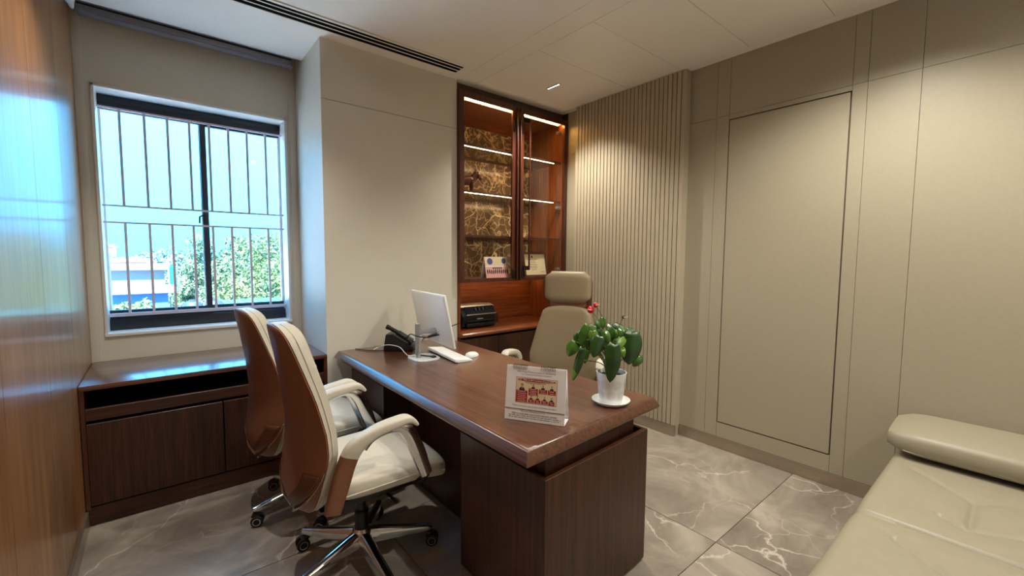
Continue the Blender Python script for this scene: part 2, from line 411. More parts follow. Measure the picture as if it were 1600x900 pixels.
for (a, b_, y) in ((WX0+0.004, 0.30, 3.752), (0.262, WX1-0.004, 3.784)):
    sa = B(a, b_, y, y+0.028, 0.962, 1.018).build('sash_rail', 'frame_black', wn)
    B(a, b_, y, y+0.028, 2.285, 2.30).build('sash_rail', 'frame_black', wn)
    inner = (b_-0.035, b_) if a < 0 else (a, a+0.035)
    B(inner[0], inner[1], y, y+0.028, 1.018, 2.285).build('sash_stile', 'frame_black', wn)
    outer = (a, a+0.012) if a < 0 else (b_-0.012, b_)
    B(outer[0], outer[1], y, y+0.028, 1.018, 2.285).build('sash_stile', 'trim_white', wn)
    x0 = a+0.012 if a < 0 else a+0.035; x1 = b_-0.035 if a < 0 else b_-0.012
    B(x0, x1, y+0.011, y+0.016, 1.018, 2.285).build('pane', 'pane_glass', wn)
la = B(0.262, 0.288, 3.738, 3.752, 1.585, 1.665).build('latch', 'plastic_black', wn, bev=0.003)
MB().tube([(0.262, 3.732, 1.655), (0.245, 3.73, 1.645), (0.243, 3.73, 1.60)], 0.006, 8).build('latch_lever', 'plastic_black', la)
# bars inside the glass
gr = thing('window_grille', 'slim grey metal security bars across the window', 'grille', (0.26, 3.70, 1.0))
for z, hh in ((2.285, 0.006), (1.685, 0.006), (1.580, 0.006), (0.992, 0.011)):
    B(WX0+0.004, WX1-0.004, 3.695, 3.706, z-hh, z+hh).build('rail', 'grille_grey', gr, bev=0.001)
gx = [-0.145, -0.026, 0.090, 0.206, 0.316, 0.428, 0.541, 0.660]
for x in gx:
    B(x-0.007, x+0.007, 3.692, 3.706, 1.691, 2.279).build('bar', 'grille_grey', gr)
    B(x-0.007, x+0.007, 3.692, 3.706, 1.003, 1.574).build('bar', 'grille_grey', gr)

# ceiling diffuser
df = thing('air_diffuser', 'white linear slot air diffuser with black slots in the ceiling', 'air vent', (0.7, 2.78, ZC-0.004))
DX0, DX1 = -0.25, 1.79
B(DX0, DX1, 2.705, 2.862, ZC-0.0025, ZC-0.0005).build('slot_back', 'black', df)
for (y, wdt) in ((2.700, 0.022), (2.750, 0.008), (2.796, 0.008), (2.842, 0.024)):
    B(DX0-0.006, DX1+0.006, y, y+wdt, ZC-0.006, ZC-0.0025).build('blade', 'ceiling_white', df, bev=0.001, bseg=1)
for x in (DX0-0.006, DX1-0.004): B(x, x+0.010, 2.700, 2.866, ZC-0.0065, ZC-0.0025).build('end_frame', 'ceiling_white', df)

# ------------------------------------------------------------------ ceiling spots (linear, five cells)
def linear_spot(x, y, label, power, size=125, blend=0.8, aim=(0, 0, -1), along='y', cells=5):
    t = thing('linear_downlight', label, 'downlight', (x, y, ZC-0.004), group='recessed linear downlights')
    L, W = 0.135, 0.032
    B(x-W/2, x+W/2, y-L/2, y+L/2, ZC-0.003, ZC-0.0005).build('trim_plate', 'plastic_black', t)
    for k in range(cells):
        yy = y-L/2+0.0135+k*(L-0.027)/(cells-1)
        B(x-0.006, x+0.006, yy-0.008, yy+0.008, ZC-0.0045, ZC-0.003).build('lens', 'led_white', t)
    ld = bpy.data.lights.new('spot', 'SPOT'); ld.energy = power; ld.color = (1.0, 0.935, 0.80); ld.spot_size = math.radians(size); ld.spot_blend = blend; ld.shadow_soft_size = 0.025
    lo = bpy.data.objects.new('light_source', ld); COL.objects.link(lo); lo.parent = t; lo.location = (0, 0, -0.02)
    d = Vector(aim).normalized(); lo.rotation_euler = d.to_track_quat('-Z', 'Y').to_euler()
    return t
linear_spot(2.535, 2.555, 'small recessed linear downlight in the ceiling before the bookcase', 54, 118, 0.7)
linear_spot(2.30, 0.50, 'recessed linear downlight in the ceiling above the sofa end', 62, 142, 0.72)
linear_spot(1.45, 1.30, 'recessed linear downlight in the ceiling above the near desk end', 18, 115)
linear_spot(1.15, 0.25, 'added unseen linear downlight in the ceiling near the viewer', 33, 175, 0.9)  # extra lamp out of view, added to brighten the room
linear_spot(0.18, 2.28, 'recessed linear downlight in the ceiling above the visitor chairs', 42, 118)
linear_spot(2.30, -0.95, 'added unseen linear downlight in the ceiling above the sofa middle', 42, 175, 0.86)  # another unseen lamp, added to lift the sofa and right wall

# ------------------------------------------------------------------ low cabinet under the window
cr = thing('low_cabinet', 'dark walnut low cabinet with open slot under the window', 'cabinet', (0.26, 3.28, 0))
cx0, cx1, cy0, cy1 = XL+0.003, 0.847, 2.955, 3.585
B(cx0, cx1, cy0+0.02, cy1, 0.0, 0.09).build('plinth', 'walnut_x', cr)
m = MB(); m.box(cx0, cx0+0.018, cy0, cy1, 0.09, 0.70); m.box(cx1-0.018, cx1, cy0, cy1, 0.09, 0.70); m.box(cx0+0.018, cx1-0.018, cy0+0.022, cy1, 0.09, 0.105)
m.box(cx0+0.018, cx1-0.018, cy1-0.02, cy1, 0.105, 0.70); m.box(cx0+0.018, cx1-0.018, cy0+0.022, cy1-0.02, 0.585, 0.600)
m.build('carcass', 'frame_wood_z', cr)
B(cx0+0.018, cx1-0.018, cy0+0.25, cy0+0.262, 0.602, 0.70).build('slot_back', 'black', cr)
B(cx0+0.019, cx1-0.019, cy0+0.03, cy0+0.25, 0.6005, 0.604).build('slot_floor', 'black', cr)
B(cx0, cx1, cy0-0.006, cy1, 0.70, 0.726).build('top', 'desk_wood_x', cr, bev=0.003)
B(cx0+0.018, cx1-0.018, cy0, cy0+0.02, 0.545, 0.605).build('rail', 'walnut_x', cr, bev=0.0015, bseg=1)
B(cx0+0.018, cx1-0.018, cy0+0.02, cy0+0.022, 0.10, 0.55).build('shadow_gap', 'black', cr)
for a, b_ in ((cx0+0.019, 0.262), (0.268, cx1-0.019)):
    B(a, b_, cy0, cy0+0.019, 0.105, 0.528).build('door', 'walnut_z', cr, bev=0.0015, bseg=1)
B(cx0+0.0, cx1, cy0+0.004, cy0+0.02, 0.005, 0.098).build('kick_board', 'walnut_x', cr)

# ------------------------------------------------------------------ desk
dk = thing('executive_desk', 'large walnut executive desk in the middle of the room', 'desk', (1.33, 1.97, 0))
def sk(x, y):                      # the near end of the desk is a touch out of square
    return y + (0.058*(x-0.97) if y < 1.4 else 0)
def ring(ins, z, x0=0.895, x1=1.752, y0=1.005, y1=2.945, c=0.0):
    a, b_, e, f = x0+ins, x1-ins, y0+ins*0.9, y1-ins*0.9
    pts = [(a, e), (b_, e), (b_, f), (a, f)]
    return [(px, sk(px, py), z) for px, py in pts]
m = MB(); m.rings([ring(0.045, 0.672), ring(0.006, 0.694), ring(0.001, 0.698), ring(0.0, 0.703), ring(0.002, 0.709), ring(0.007, 0.718), ring(0.013, 0.729), ring(0.019, 0.738), ring(0.024, 0.7425), ring(0.030, 0.744), ring(0.036, 0.744)])
m.build('desk_top', 'desk_wood_y', dk, angle=50)
def ped(y0, y1, n):
    p = MB(); a, b_ = 0.992, 1.665
    poly = [(a, sk(a, y0)), (b_, sk(b_, y0)), (b_, y1), (a, y1)]
    t_ = 0.02
    p2 = [(a+t_, sk(a, y0)+t_), (b_-t_, sk(b_, y0)+t_), (b_-t_, y1-t_), (a+t_, y1-t_)]
    p.rings([[(x, y, 0.012) for x, y in poly], [(x, y, 0.617) for x, y in poly], [(x, y, 0.617) for x, y in p2], [(x, y, 0.585) for x, y in p2]])
    o = p.build(n, 'walnut_z', dk, bev=0.0015, bseg=1)
    q = [(a+0.02, sk(a, y0)+0.02), (b_-0.02, sk(b_, y0)+0.02), (b_-0.02, y1-0.02), (a+0.02, y1-0.02)]
    MB().rings([[(x, y, 0.0) for x, y in q], [(x, y, 0.0115) for x, y in q]]).build('plinth', 'black', dk)
    q = [(a+0.028, sk(a, y0)+0.028), (b_-0.055, sk(b_, y0)+0.028), (b_-0.055, y1-0.028), (a+0.028, y1-0.028)]
    MB().rings([[(x, y, 0.5855) for x, y in q], [(x, y, 0.600) for x, y in q]]).build('inner_deck', 'black', dk)
    q = [(a+0.034, sk(a, y0)+0.034), (b_-0.06, sk(b_, y0)+0.034), (b_-0.06, y1-0.034), (a+0.034, y1-0.034)]
    MB().rings([[(x, y, 0.6005) for x, y in q], [(x, y, 0.6715) for x, y in q]]).build('upper_box', 'walnut_z', dk)
ped(1.012, 1.545, 'pedestal'); ped(2.375, 2.905, 'pedestal')
B(1.175, 1.195, 1.547, 2.373, 0.005, 0.672).build('modesty_panel', 'walnut_z', dk)

# ------------------------------------------------------------------ bookcase wall unit
bk = thing('bookcase', 'tall walnut bookcase with lit glass doors and marble back', 'bookcase', (2.48, 3.2, 0))
BX0, BX1, BYF, BYB = 1.872, 3.106, 2.935, 3.455
CT = 0.757
m = MB(); m.box(BX0, BX0+0.02, BYF, BYB, 0, CT-0.035); m.box(BX1-0.02, BX1, BYF, BYB, 0, CT-0.035); m.box(BX0+0.02, BX1-0.02, BYF+0.03, BYB, 0.08, 0.10); m.box(BX0+0.02, BX1-0.02, BYB-0.02, BYB, 0.1, CT-0.035)
m.build('base_carcass', 'book_z', bk)
B(BX0, BX1, BYF+0.03, BYF+0.05, 0, 0.08).build('plinth', 'black', bk)
xs = [BX0+0.003, 2.262, 2.675, BX1-0.003]
for a, b_ in zip(xs, xs[1:]): B(a+0.002, b_-0.002, BYF-0.019, BYF, 0.085, 0.702).build('base_door', 'walnut_z', bk, bev=0.0015, bseg=1)
B(BX0, BX1, BYF+0.004, BYF+0.02, 0.704, CT-0.034).build('shadow_rail', 'black', bk)
m = MB(); m.prism([(2.880, CT-0.022), (2.888, CT-0.033), (BYB, CT-0.033), (BYB, CT), (2.892, CT), (2.880, CT-0.010)], 'x', BX0, BX1)
m.build('counter', 'book_x', bk, bev=0.0015)
# niche and upper case
UZ0, UZ1 = 1.165, 2.69
m = MB(); m.box(BX0, BX0+0.024, BYF+0.012, BYB, CT, UZ1); m.box(BX1-0.045, BX1, BYF+0.012, BYB, CT, UZ1); m.box(BX0+0.024, BX1-0.045, BYF+0.012, BYB, 2.665, UZ1); m.box(BX0+0.024, BX1-0.045, BYF+0.022, 3.40, UZ0, 1.19)
m.build('upper_carcass', 'book_z', bk)
B(BX0+0.024, BX1-0.045, 3.40, 3.42, CT, UZ0).build('niche_back', 'book_x', bk)
B(BX0+0.024, BX1-0.045, 3.40, 3.42, 1.1655, 2.576).build('marble_back', 'marble_olive', bk)
B(BX0+0.024, BX1-0.045, 3.39, 3.42, 2.5765, 2.664).build('back_rail', 'book_x', bk)
B(BX0+0.05, BX1-0.07, 3.29, 3.31, 1.1625, 1.1648).build('under_led', 'led_under', bk)
B(BX0, BX1, BYF+0.06, BYF+0.07, UZ1, ZC-0.001).build('top_filler', 'joint_dark', bk)
# shelves with glass boards, wooden front and back strips and a led line
for z in (1.553, 1.914, 2.288):
    B(BX0+0.025, BX1-0.046, BYF+0.055, 3.375, z-0.005, z+0.005).build('shelf_board', 'shelf_glass', bk)
    sh = B(BX0+0.025, BX1-0.046, BYF+0.034, BYF+0.054, z-0.008, z+0.008).build('shelf_edge', 'frame_wood_x', bk)
    B(BX0+0.025, BX1-0.046, 3.376, 3.399, z-0.011, z+0.011).build('shelf_back_strip', 'frame_wood_x', bk)
    a1 = 3.0 if z < 1.9 else 2.95
    if z > 1.6: B(BX0+0.06, BX1-0.12, BYF+0.056, BYF+0.060, z-0.010, z-0.0055).build('led_line', 'led_shelf', bk)
B(BX0+0.05, BX1-0.07, BYF+0.030, BYF+0.046, 2.646, 2.657).build('led_strip', 'led_warm', bk)
B(BX0+0.05, BX1-0.07, BYF+0.047, BYF+0.056, 2.636, 2.664).build('led_channel', 'silver', bk)
# doors: two glazed frames
DZ0, DZ1 = 1.172, 2.685
for (a, b_, meet) in ((BX0+0.002, 2.476, 1), (2.484, BX1-0.002, 0)):
    d = MB(); lw, rw = (0.045, 0.062) if meet else (0.062, 0.045)
    y0, y1 = BYF-0.012, BYF+0.010
    dj = MB().box(a, a+lw, y0, y1, DZ0, DZ1).box(b_-rw, b_, y0, y1, DZ0, DZ1).box(a+lw, b_-rw, y0, y1, DZ0, DZ0+0.028).box(a+lw, b_-rw, y0, y1, DZ1-0.045, DZ1)
    do = dj.build('door', 'frame_wood_z', bk, bev=0.001, bseg=1)
    B(a+lw, b_-rw, BYF-0.003, BYF+0.001, DZ0+0.028, DZ1-0.045).build('door_glass', 'cabinet_glass', do)
    hx = b_-0.022 if meet else a+0.006
    B(hx, hx+0.016, y0-0.022, y0, DZ0+0.004, DZ1-0.02).build('pull_rail', 'frame_wood_z', do, bev=0.002)
    kx = b_-0.058 if meet else a+0.034
    B(kx, kx+0.026, y0-0.010, y0, DZ0+0.02, DZ0+0.10).build('stop_block', 'plastic_black', do, bev=0.002)
    B(kx+0.004, kx+0.022, y0-0.006, y0, 2.46, 2.56).build('stop_block', 'plastic_black', do, bev=0.002)
    if not meet:
        hb = B(a+0.104, a+0.117, y0-0.032, y0-0.020, 1.262, 2.60).build('handle_bar', 'frame_wood_z', do, bev=0.002)
        B(a+0.05, a+0.117, y0-0.020, y0-0.010, 1.262, 1.30).build('bracket', 'plastic_black', do); B(a+0.05, a+0.117, y0-0.020, y0-0.010, 2.56, 2.60).build('bracket', 'plastic_black', do)
        MB().lathe([(0.012, y0-0.02), (0.012, y0)], (a+0.03, 0, 1.935), 14, 'y').build('lock', 'plastic_black', do)
        for z in (2.57, 1.86, 1.265):
            hg = MB(); hg.lathe([(0.0, BX1-0.085), (0.016, BX1-0.083), (0.016, BX1-0.047)], (0, BYF+0.045, z), 14, 'x'); hg.box(BX1-0.10, BX1-0.06, BYF+0.012, BYF+0.05, z-0.009, z+0.009)
            hg.build('hinge', 'silver', bk)

# ------------------------------------------------------------------ chairs
def swivel_base(t, gas0=0.15, gas1=0.37, rot=0.0, R=0.305):
    for k in range(5):
        a = rot+2*math.pi*k/5; c, s_ = math.cos(a), math.sin(a)
        m = MB(); rs = []
        for (r, hw, z0, z1) in ((0.02, 0.028, 0.085, 0.150), (0.08, 0.026, 0.084, 0.142), (0.2, 0.021, 0.080, 0.119), (R-0.01, 0.017, 0.077, 0.103), (R+0.012, 0.013, 0.080, 0.098)):
            rs.append([(r*c-y*s_, r*s_+y*c, z) for y, z in ((-hw, z0), (hw, z0), (hw, (z0+z1)/2+0.008), (hw*0.55, z1), (-hw*0.55, z1), (-hw, (z0+z1)/2+0.008))])
        m.rings(rs); m.build('base_leg', 'chrome', t, local=True, bev=0.002, bseg=1)
        sw = a+0.9+k*1.7; cs, sn = math.cos(sw), math.sin(sw); px, py = R*c, R*s_
        cc = MB().tube([(px, py, 0.078), (px, py, 0.05)], 0.009, 8)
        cc.tube([(px-0.012*cs, py-0.012*sn, 0.060), (px+0.016*cs, py+0.016*sn, 0.046)], 0.014, 8)
        co = cc.build('caster', 'plastic_black', t, local=True)
        for sgn in (-1, 1):
            wx, wy = px+0.012*cs-sgn*0.017*sn, py+0.012*sn+sgn*0.017*cs
            def disc(r0, r1, w0, w1):
                rs = []
                for r, w_ in ((r0, w0), (r1, w0), (r1, w1), (r0, w1)):
                    rs.append([(wx+cs*r*math.cos(q)-sn*w_*sgn, wy+sn*r*math.cos(q)+cs*w_*sgn, 0.029+r*math.sin(q)) for q in [2*math.pi*i/18 for i in range(18)]])
                return rs
            MB().rings(disc(0.003, 0.0285, -0.008, 0.008), cap=True).build('wheel', 'rubber', co, local=True, bev=0.002, bseg=1)
            MB().rings(disc(0.015, 0.019, 0.0082, 0.0095), cap=False, closed=True).build('wheel_ring', 'chrome', co, local=True)
    MB().lathe([(0.030, 0.070), (0.042, 0.085), (0.042, 0.148), (0.034, 0.160)], seg=20).build('hub', 'chrome', t, local=True)
    MB().lathe([(0.031, 0.161), (0.031, 0.235), (0.0265, 0.242)], seg=18).build('column_sleeve', 'plastic_black', t, local=True)
    MB().lathe([(0.020, 0.243), (0.020, gas1)], seg=16).build('gas_lift', 'plastic_black', t, local=True)

def back_params(P):
    zs = P['zs']
    return zs
def make_chair(name, label, group, P):
    """faces local +X, up +Z, origin on the floor under the hub"""
    t = thing(name, label, 'chair', group=group)
    swivel_base(t, rot=P.get('brot', 0.3))
    zb, zt = P['zb'], P['zt']
    def env(z):                                    # rounds the outline off at bottom and top
        s_ = (z-zb)/(zt-zb)
        a = max(0.0, 1-min(1, s_/P['rb']))**P.get('pb', 2.6); b_ = max(0.0, 1-min(1, (1-s_)/P['rt']))**P.get('pt', 3.0)
        return max(0.03, math.sqrt(max(0, 1-a))*math.sqrt(max(0, 1-b_)))
    half = lambda z: curve(P['w'], z)*env(z)
    xr = lambda z: curve(P['xr'], z)
    wp = lambda z: curve(P['wrap'], z)*min(1, 0.35+0.65*env(z))
    def rear(u, z): return xr(z)+wp(z)*abs(u)**2.4
    NZ = 30
    zz = [zb+(zt-zb)*(0.5-0.5*math.cos(math.pi*i/(NZ-1))) for i in range(NZ)]
    us = [-1+2*i/20 for i in range(21)]
    sh = MB(); cu = MB(); ps, pu = [], []
    for z in zz:
        h = half(z); e = env(z)
        A = [(rear(u, z), h*u, z) for u in us]
        Bk = [(rear(u, z)+0.022*e*(1-abs(u)**6)+0.004, h*u*0.985, z) for u in reversed(us)]
        sh.rings  # shell ring
        ps.append(A+Bk)
        th = P['th']*(0.62+0.38*e)
        C = [(rear(u, z)+0.026*e*(1-abs(u)**6)+0.007, h*u*0.985, z) for u in us]
        D = [(rear(u, z)*(1-0.35)+0.35*(xr(z)+wp(z)*0.4)+0.010+th*(1-0.35*abs(u)**8), h*u*(0.985-0.03*abs(u)**4), z+0.004*e) for u in reversed(us)]
        pu.append(C+D)
    sh.rings(ps); cu.rings(pu)
    sh.build('back_shell', P['mshell'], t, local=True, angle=50)
    cushion = cu.build('back_cushion', P['mcush'], t, local=True, angle=50)
    for sgn in (-1, 1):                           # piping line along the side of the cushion
        path = [(rear(sgn, z)*0.65+0.35*(xr(z)+wp(z)*0.4)+0.004+P['th']*0.45*(0.62+0.38*env(z)), sgn*half(z)*0.975, z) for z in zz[2:-1]]
        MB().tube(path, 0.0028, 6).build('piping', P['mcush'], cushion, local=True)
    # chrome V bracket and side patches on the lower shell
    for sgn in (-1, 1):
        zlo, zhi = P['vz']
        path = []
        for i in range(14):
            f = i/13; z = lerp(zhi, zlo, f**0.8); u = sgn*lerp(0.995, 0.30, f**1.7)
            path.append((rear(u, z)-0.001, half(z)*u, z))
        MB().tube(path, [0.005+0.013*min(1, i/5) for i in range(14)], 8, flat=0.35).build('chrome_bracket', 'chrome', t, local=True)
        def patch(a, b_):
            z = lerp(zlo+0.03, zhi-0.015, a); uo = 0.975; ui = lerp(0.35, 0.62, a) if a < 0.9 else 0.64
            f = max(0.0, min(1.0, ((zhi-z)/(zhi-zlo))))**(1/0.8); uo = lerp(0.995, 0.05, f**1.7)-0.04
            u = sgn*lerp(max(0.02, uo-0.30), uo, b_)
            return (rear(u, z)-0.0025, half(z)*u, z)
        MB().grid(patch, 10, 8).build('side_patch', 'leather_brown', t, local=True, solid=0.003)
    # seat
    sw, x0, x1, sz, st = P['seat']
    N = 26
    def se(u, e): return abs(u)**e
    rs = []
    for i in range(N):
        f = i/(N-1); x = lerp(x0, x1, f)
        wv = sw*(0.90+0.10*math.sin(math.pi*min(1, f*1.25)*0.5))*max(0.05, (1-abs(2*f-1)**7))**0.35
        drop = -0.060*max(0, (f-0.60)/0.40)**2.0
        th = st*max(0.22, (1-abs(2*f-1)**6))**0.5
        ring_ = []
        for k in range(28):
            q = 2*math.pi*k/28; c, s_ = math.cos(q), math.sin(q)
            yy = wv*math.copysign(abs(c)**0.42, c); zz_ = th/2*math.copysign(abs(s_)**0.55, s_)
            dome = 0.010*(1-(yy/wv)**2) if s_ > 0 else 0
            ring_.append((x, yy, sz-st/2+zz_+dome+drop))
        rs.append(ring_)
    seat = MB().rings(rs).build('seat', P['mseat'], t, local=True, angle=60)
    for sgn in (-1, 1):
        pa = [(lerp(x0+0.06, x1-0.06, i/11), sgn*(sw+0.0005)*(0.97+0.02*math.sin(math.pi*i/11)), sz-st*0.52-0.060*max(0, (lerp(0.12, 0.88, i/11)-0.6)/0.4)**2) for i in range(12)]
        MB().tube(pa, 0.003, 6).build('seam', P['mseat'], seat, local=True)
    MB().box(x0+0.07, x1-0.12, -sw*0.80, sw*0.80, sz-st-0.022, sz-st-0.004+0.012).build('seat_pan', 'plastic_black', t, local=True, bev=0.008)
    MB().box(-0.15, 0.12, -0.075, 0.075, 0.352, sz-st-0.020).build('tilt_mechanism', 'plastic_black', t, local=True, bev=0.01)
    MB().tube([(0.04, -0.07, 0.375), (0.05, -0.20, 0.372), (0.055, -0.25, 0.365)], 0.006, 8).build('lever', 'plastic_black', t, local=True)
    # back support bar
    MB().tube(spline([(-0.10, 0, 0.375), (-0.19, 0, 0.375), (xr(zb+0.1)+0.035, 0, zb+0.06), (xr(zb+0.2)+0.03, 0, zb+0.18)], 5), 0.022, 10, flat=0.5, up=(0, 1, 0)).build('back_support', 'plastic_black', t, local=True)
    # arms
    ay = P['arm_y']
    for sgn in (-1, 1):
        cp_ = spline(P['arm'], 7); n = len(cp_); rs1, rs2 = [], []; cut = None
        for i, p in enumerate(cp_):
            tg = (cp_[min(i+1, n-1)]-cp_[max(i-1, 0)]).normalized(); nr = Vector((-tg.z, 0, tg.x)); f = i/(n-1)
            tk = curve(P['arm_t'], f)/2; wd = curve(P['arm_w'], f)/2
            y0 = ay*sgn*curve(P.get('arm_flare', [(0, 0.94), (0.4, 1.0), (1, 1.0)]), f)
            rg = []
            for k in range(14):
                q = 2*math.pi*k/14; c, s_ = math.cos(q), math.sin(q)
                a_ = math.copysign(abs(c)**0.55, c)*tk; b_ = math.copysign(abs(s_)**0.55, s_)*wd
                rg.append((p.x+nr.x*a_, y0+b_, p.z+nr.z*a_))
            if f <= P['arm_cut']+1e-6: rs1.append(rg); last = rg
            if f >= P['arm_cut']-1e-6 or cut is None and f > P['arm_cut']:
                if not rs2 and rs1 and rs1[-1] is not rg: rs2.append(rs1[-1])
                rs2.append(rg)
        arm = MB().rings(rs2).build('armrest', P['marm'], t, local=True, angle=50)
        MB().rings(rs1).build('arm_strap', P['mstrap'], arm, local=True, angle=50)
        # chrome liner and front leg
        lp = spline(P['liner'], 6)
        MB().tube([(p.x, ay*sgn, p.z) for p in lp], [curve(P['liner_r'], i/(len(lp)-1)) for i in range(len(lp))], 12, flat=1.9, up=(1, 0, 0.4)).build('arm_frame', 'chrome', arm, local=True)
        e = lp[-1]
        MB().tube([(e.x, ay*sgn, e.z), (e.x-0.01, ay*sgn*0.93, e.z-0.03), (e.x-0.05, ay*sgn*0.55, sz-st-0.012)], [0.014, 0.013, 0.012], 8).build('arm_mount', 'plastic_black', arm, local=True)
    return t
GUEST = dict(zb=0.352, zt=1.118, rb=0.20, rt=0.10, th=0.076, brot=math.radians(126),
    w=[(0.35, 0.19), (0.48, 0.235), (0.62, 0.246), (0.74, 0.237), (0.86, 0.210), (1.0, 0.168), (1.118, 0.128)],
    xr=[(0.35, -0.262), (0.40, -0.300), (0.47, -0.312), (0.58, -0.298), (0.70, -0.288), (0.85, -0.302), (1.0, -0.326), (1.115, -0.350)],
    wrap=[(0.35, 0.04), (0.48, 0.065), (0.62, 0.085), (0.80, 0.065), (1.0, 0.035), (1.115, 0.02)],
    vz=(0.362, 0.575), seat=(0.255, -0.215, 0.345, 0.515, 0.105), arm_y=0.285,
    arm=[(-0.205, 0, 0.425), (-0.185, 0, 0.50), (-0.155, 0, 0.60), (-0.122, 0, 0.662), (-0.05, 0, 0.702), (0.03, 0, 0.718), (0.092, 0, 0.722), (0.128, 0, 0.694)],
    arm_t=[(0, 0.060), (0.2, 0.072), (0.40, 0.066), (0.55, 0.046), (0.8, 0.038), (1, 0.014)],
    arm_w=[(0, 0.030), (0.3, 0.034), (0.5, 0.050), (0.7, 0.062), (1, 0.048)], arm_cut=0.36,
    liner=[(-0.088, 0, 0.645), (-0.055, 0, 0.678), (0.0, 0, 0.695), (0.06, 0, 0.693), (0.098, 0, 0.660), (0.135, 0, 0.575), (0.175, 0, 0.465)],
    liner_r=[(0, 0.006), (0.4, 0.008), (0.62, 0.016), (0.85, 0.017), (1, 0.014)],
    mshell='leather_tan', mcush='leather_cream', mseat='leather_cream', marm='leather_cream', mstrap='leather_tan')
c1 = make_chair('visitor_chair', 'tan backed cream leather swivel chair nearer to the viewer', 'visitor chairs', GUEST)
c1.location = (0.668, 1.862, 0); c1.rotation_euler.z = math.radians(0)
c2 = copy_tree(c1); c2['label'] = 'tan backed cream leather swivel chair nearer to the window'
c2.location = (0.634, 2.505, 0); c2.rotation_euler.z = math.radians(6)
for ch in c2.children:
    if ch.name.split('.')[0] in ('base_leg', 'caster'): ch.rotation_euler.z = math.radians(-14)

# executive chair: same build, taller back with a headrest
EXEC = dict(GUEST)
EXEC.update(zb=0.42, zt=1.03, rb=0.16, rt=0.10, th=0.062, brot=0.2,
    w=[(0.42, 0.20), (0.56, 0.255), (0.68, 0.262), (0.85, 0.222), (1.03, 0.172)],
    xr=[(0.42, -0.235), (0.5, -0.262), (0.65, -0.262), (0.85, -0.285), (1.03, -0.315)],
    wrap=[(0.42, 0.03), (0.6, 0.055), (0.8, 0.04), (1.03, 0.02)], vz=(0.43, 0.60), seat=(0.265, -0.20, 0.31, 0.50, 0.11), arm_y=0.325,
    mcush='leather_greige', mseat='leather_greige', mshell='leather_brown', mstrap='leather_brown')
ex = make_chair('executive_chair', 'greige leather executive chair with headrest behind the desk', None, EXEC)
def pad(x0, x1, hw, z0, z1, lean=0.0, n=16):
    rs = []
    for i in range(n):
        f = i/(n-1); z = lerp(z0, z1, f); e = max(0.12, (1-abs(2*f-1)**5))**0.5
        cx = (x0+x1)/2-lean*f; hx = (x1-x0)/2*e; hy = hw*max(0.6, (1-abs(2*f-1)**8))**0.6
        rg = []
        for k in range(24):
            q = 2*math.pi*k/24; c, s_ = math.cos(q), math.sin(q)
            rg.append((cx+hx*math.copysign(abs(c)**0.6, c), hy*math.copysign(abs(s_)**0.35, s_), z))
        rs.append(rg)
    return MB().rings(rs)
pad(-0.318, -0.235, 0.172, 1.048, 1.278, 0.012).build('headrest', 'leather_greige', ex, local=True, angle=60)
pad(-0.345, -0.316, 0.168, 0.98, 1.265, 0.012).build('headrest_shell', 'leather_brown', ex, local=True, angle=60)
B(-0.318, -0.268, -0.135, 0.135, 1.02, 1.085).build('neck_bar', 'leather_tan', ex, local=True, bev=0.01)
ex.location = (2.045, 2.010, 0); ex.rotation_euler.z = math.radians(207)

# ------------------------------------------------------------------ sofa
sf = thing('sofa_bed', 'cream leather sofa bed with tufted seat against the right wall', 'sofa', (2.3, -0.6, 0))
SX, SXB, SYE, SYN, SZ = 1.40, 3.07, 0.388, -1.55, 0.430
segs = [((2.639, 0.292), (2.445, 0.088), 0.5), ((2.445, 0.088), (2.522, 0.02), 0.6), ((2.445, 0.088), (2.188, 0.086), 0.7), ((2.188, 0.086), (2.24, 0.168), 0.8), ((2.188, 0.086), (2.269, -0.039), 0.8),
        ((1.924, 0.247), (1.80, 0.085), 0.7)]
segs2 = []
for k in range(1, 4): segs2 += [((a[0], a[1]-0.48*k), (b_[0], b_[1]-0.48*k), s_) for a, b_, s_ in segs]
segs2 += [((1.80, 0.085-0.48*k), (1.56, 0.085-0.48*k), 0.8) for k in range(4)]
ALL = segs+segs2
P0 = np.array([s[0] for s in ALL]); P1 = np.array([s[1] for s in ALL]); SW = np.array([s[2] for s in ALL])
def seath(x, y):
    d = P1-P0; L2 = (d**2).sum(1); q = np.array([x, y])-P0
    tt = np.clip((q*d).sum(1)/L2, 0, 1); dist = np.sqrt(((q-d*tt[:, None])**2).sum(1))
    dz = -(SW*(0.016*np.exp(-(dist/0.011)**2)+0.010*np.exp(-(dist/0.06)**2)))
    dz = dz.min()
    xm = 2.035+0.02*math.cos(y*2); dz -= 0.018*math.exp(-((x-xm)/0.010)**2)+0.010*math.exp(-((x-xm)/0.06)**2)
    return dz
def seat_sheet(u, v):
    x = lerp(SX, SXB, u); y = lerp(SYN, SYE, v)
    ed = min(x-SX, SYE-y, y-SYN)
    r = 0.045
    z = SZ - (r-math.sqrt(max(0, r*r-(r-ed)**2)) if ed < r else 0)
    return (x, y, z+seath(x, y))
vv = [i/(90) for i in range(91)]; 
m = MB(); nu, nv = 220, 250
def uu(t):  # denser towards the edges
    return t
m.grid(seat_sheet, nu, nv)
n0 = len(m.v)
bo = [(lambda p: (p[0], p[1], 0.20))(m.v[i]) for i in range(n0)]
rim = [i*nv for i in range(nu)]+[(nu-1)*nv+j for j in range(1, nv)]+[i*nv+nv-1 for i in range(nu-2, -1, -1)]+[j for j in range(nv-2, 0, -1)]
base_i = len(m.v)
m.v += [(m.v[i][0], m.v[i][1], 0.20) for i in rim]
nr_ = len(rim)
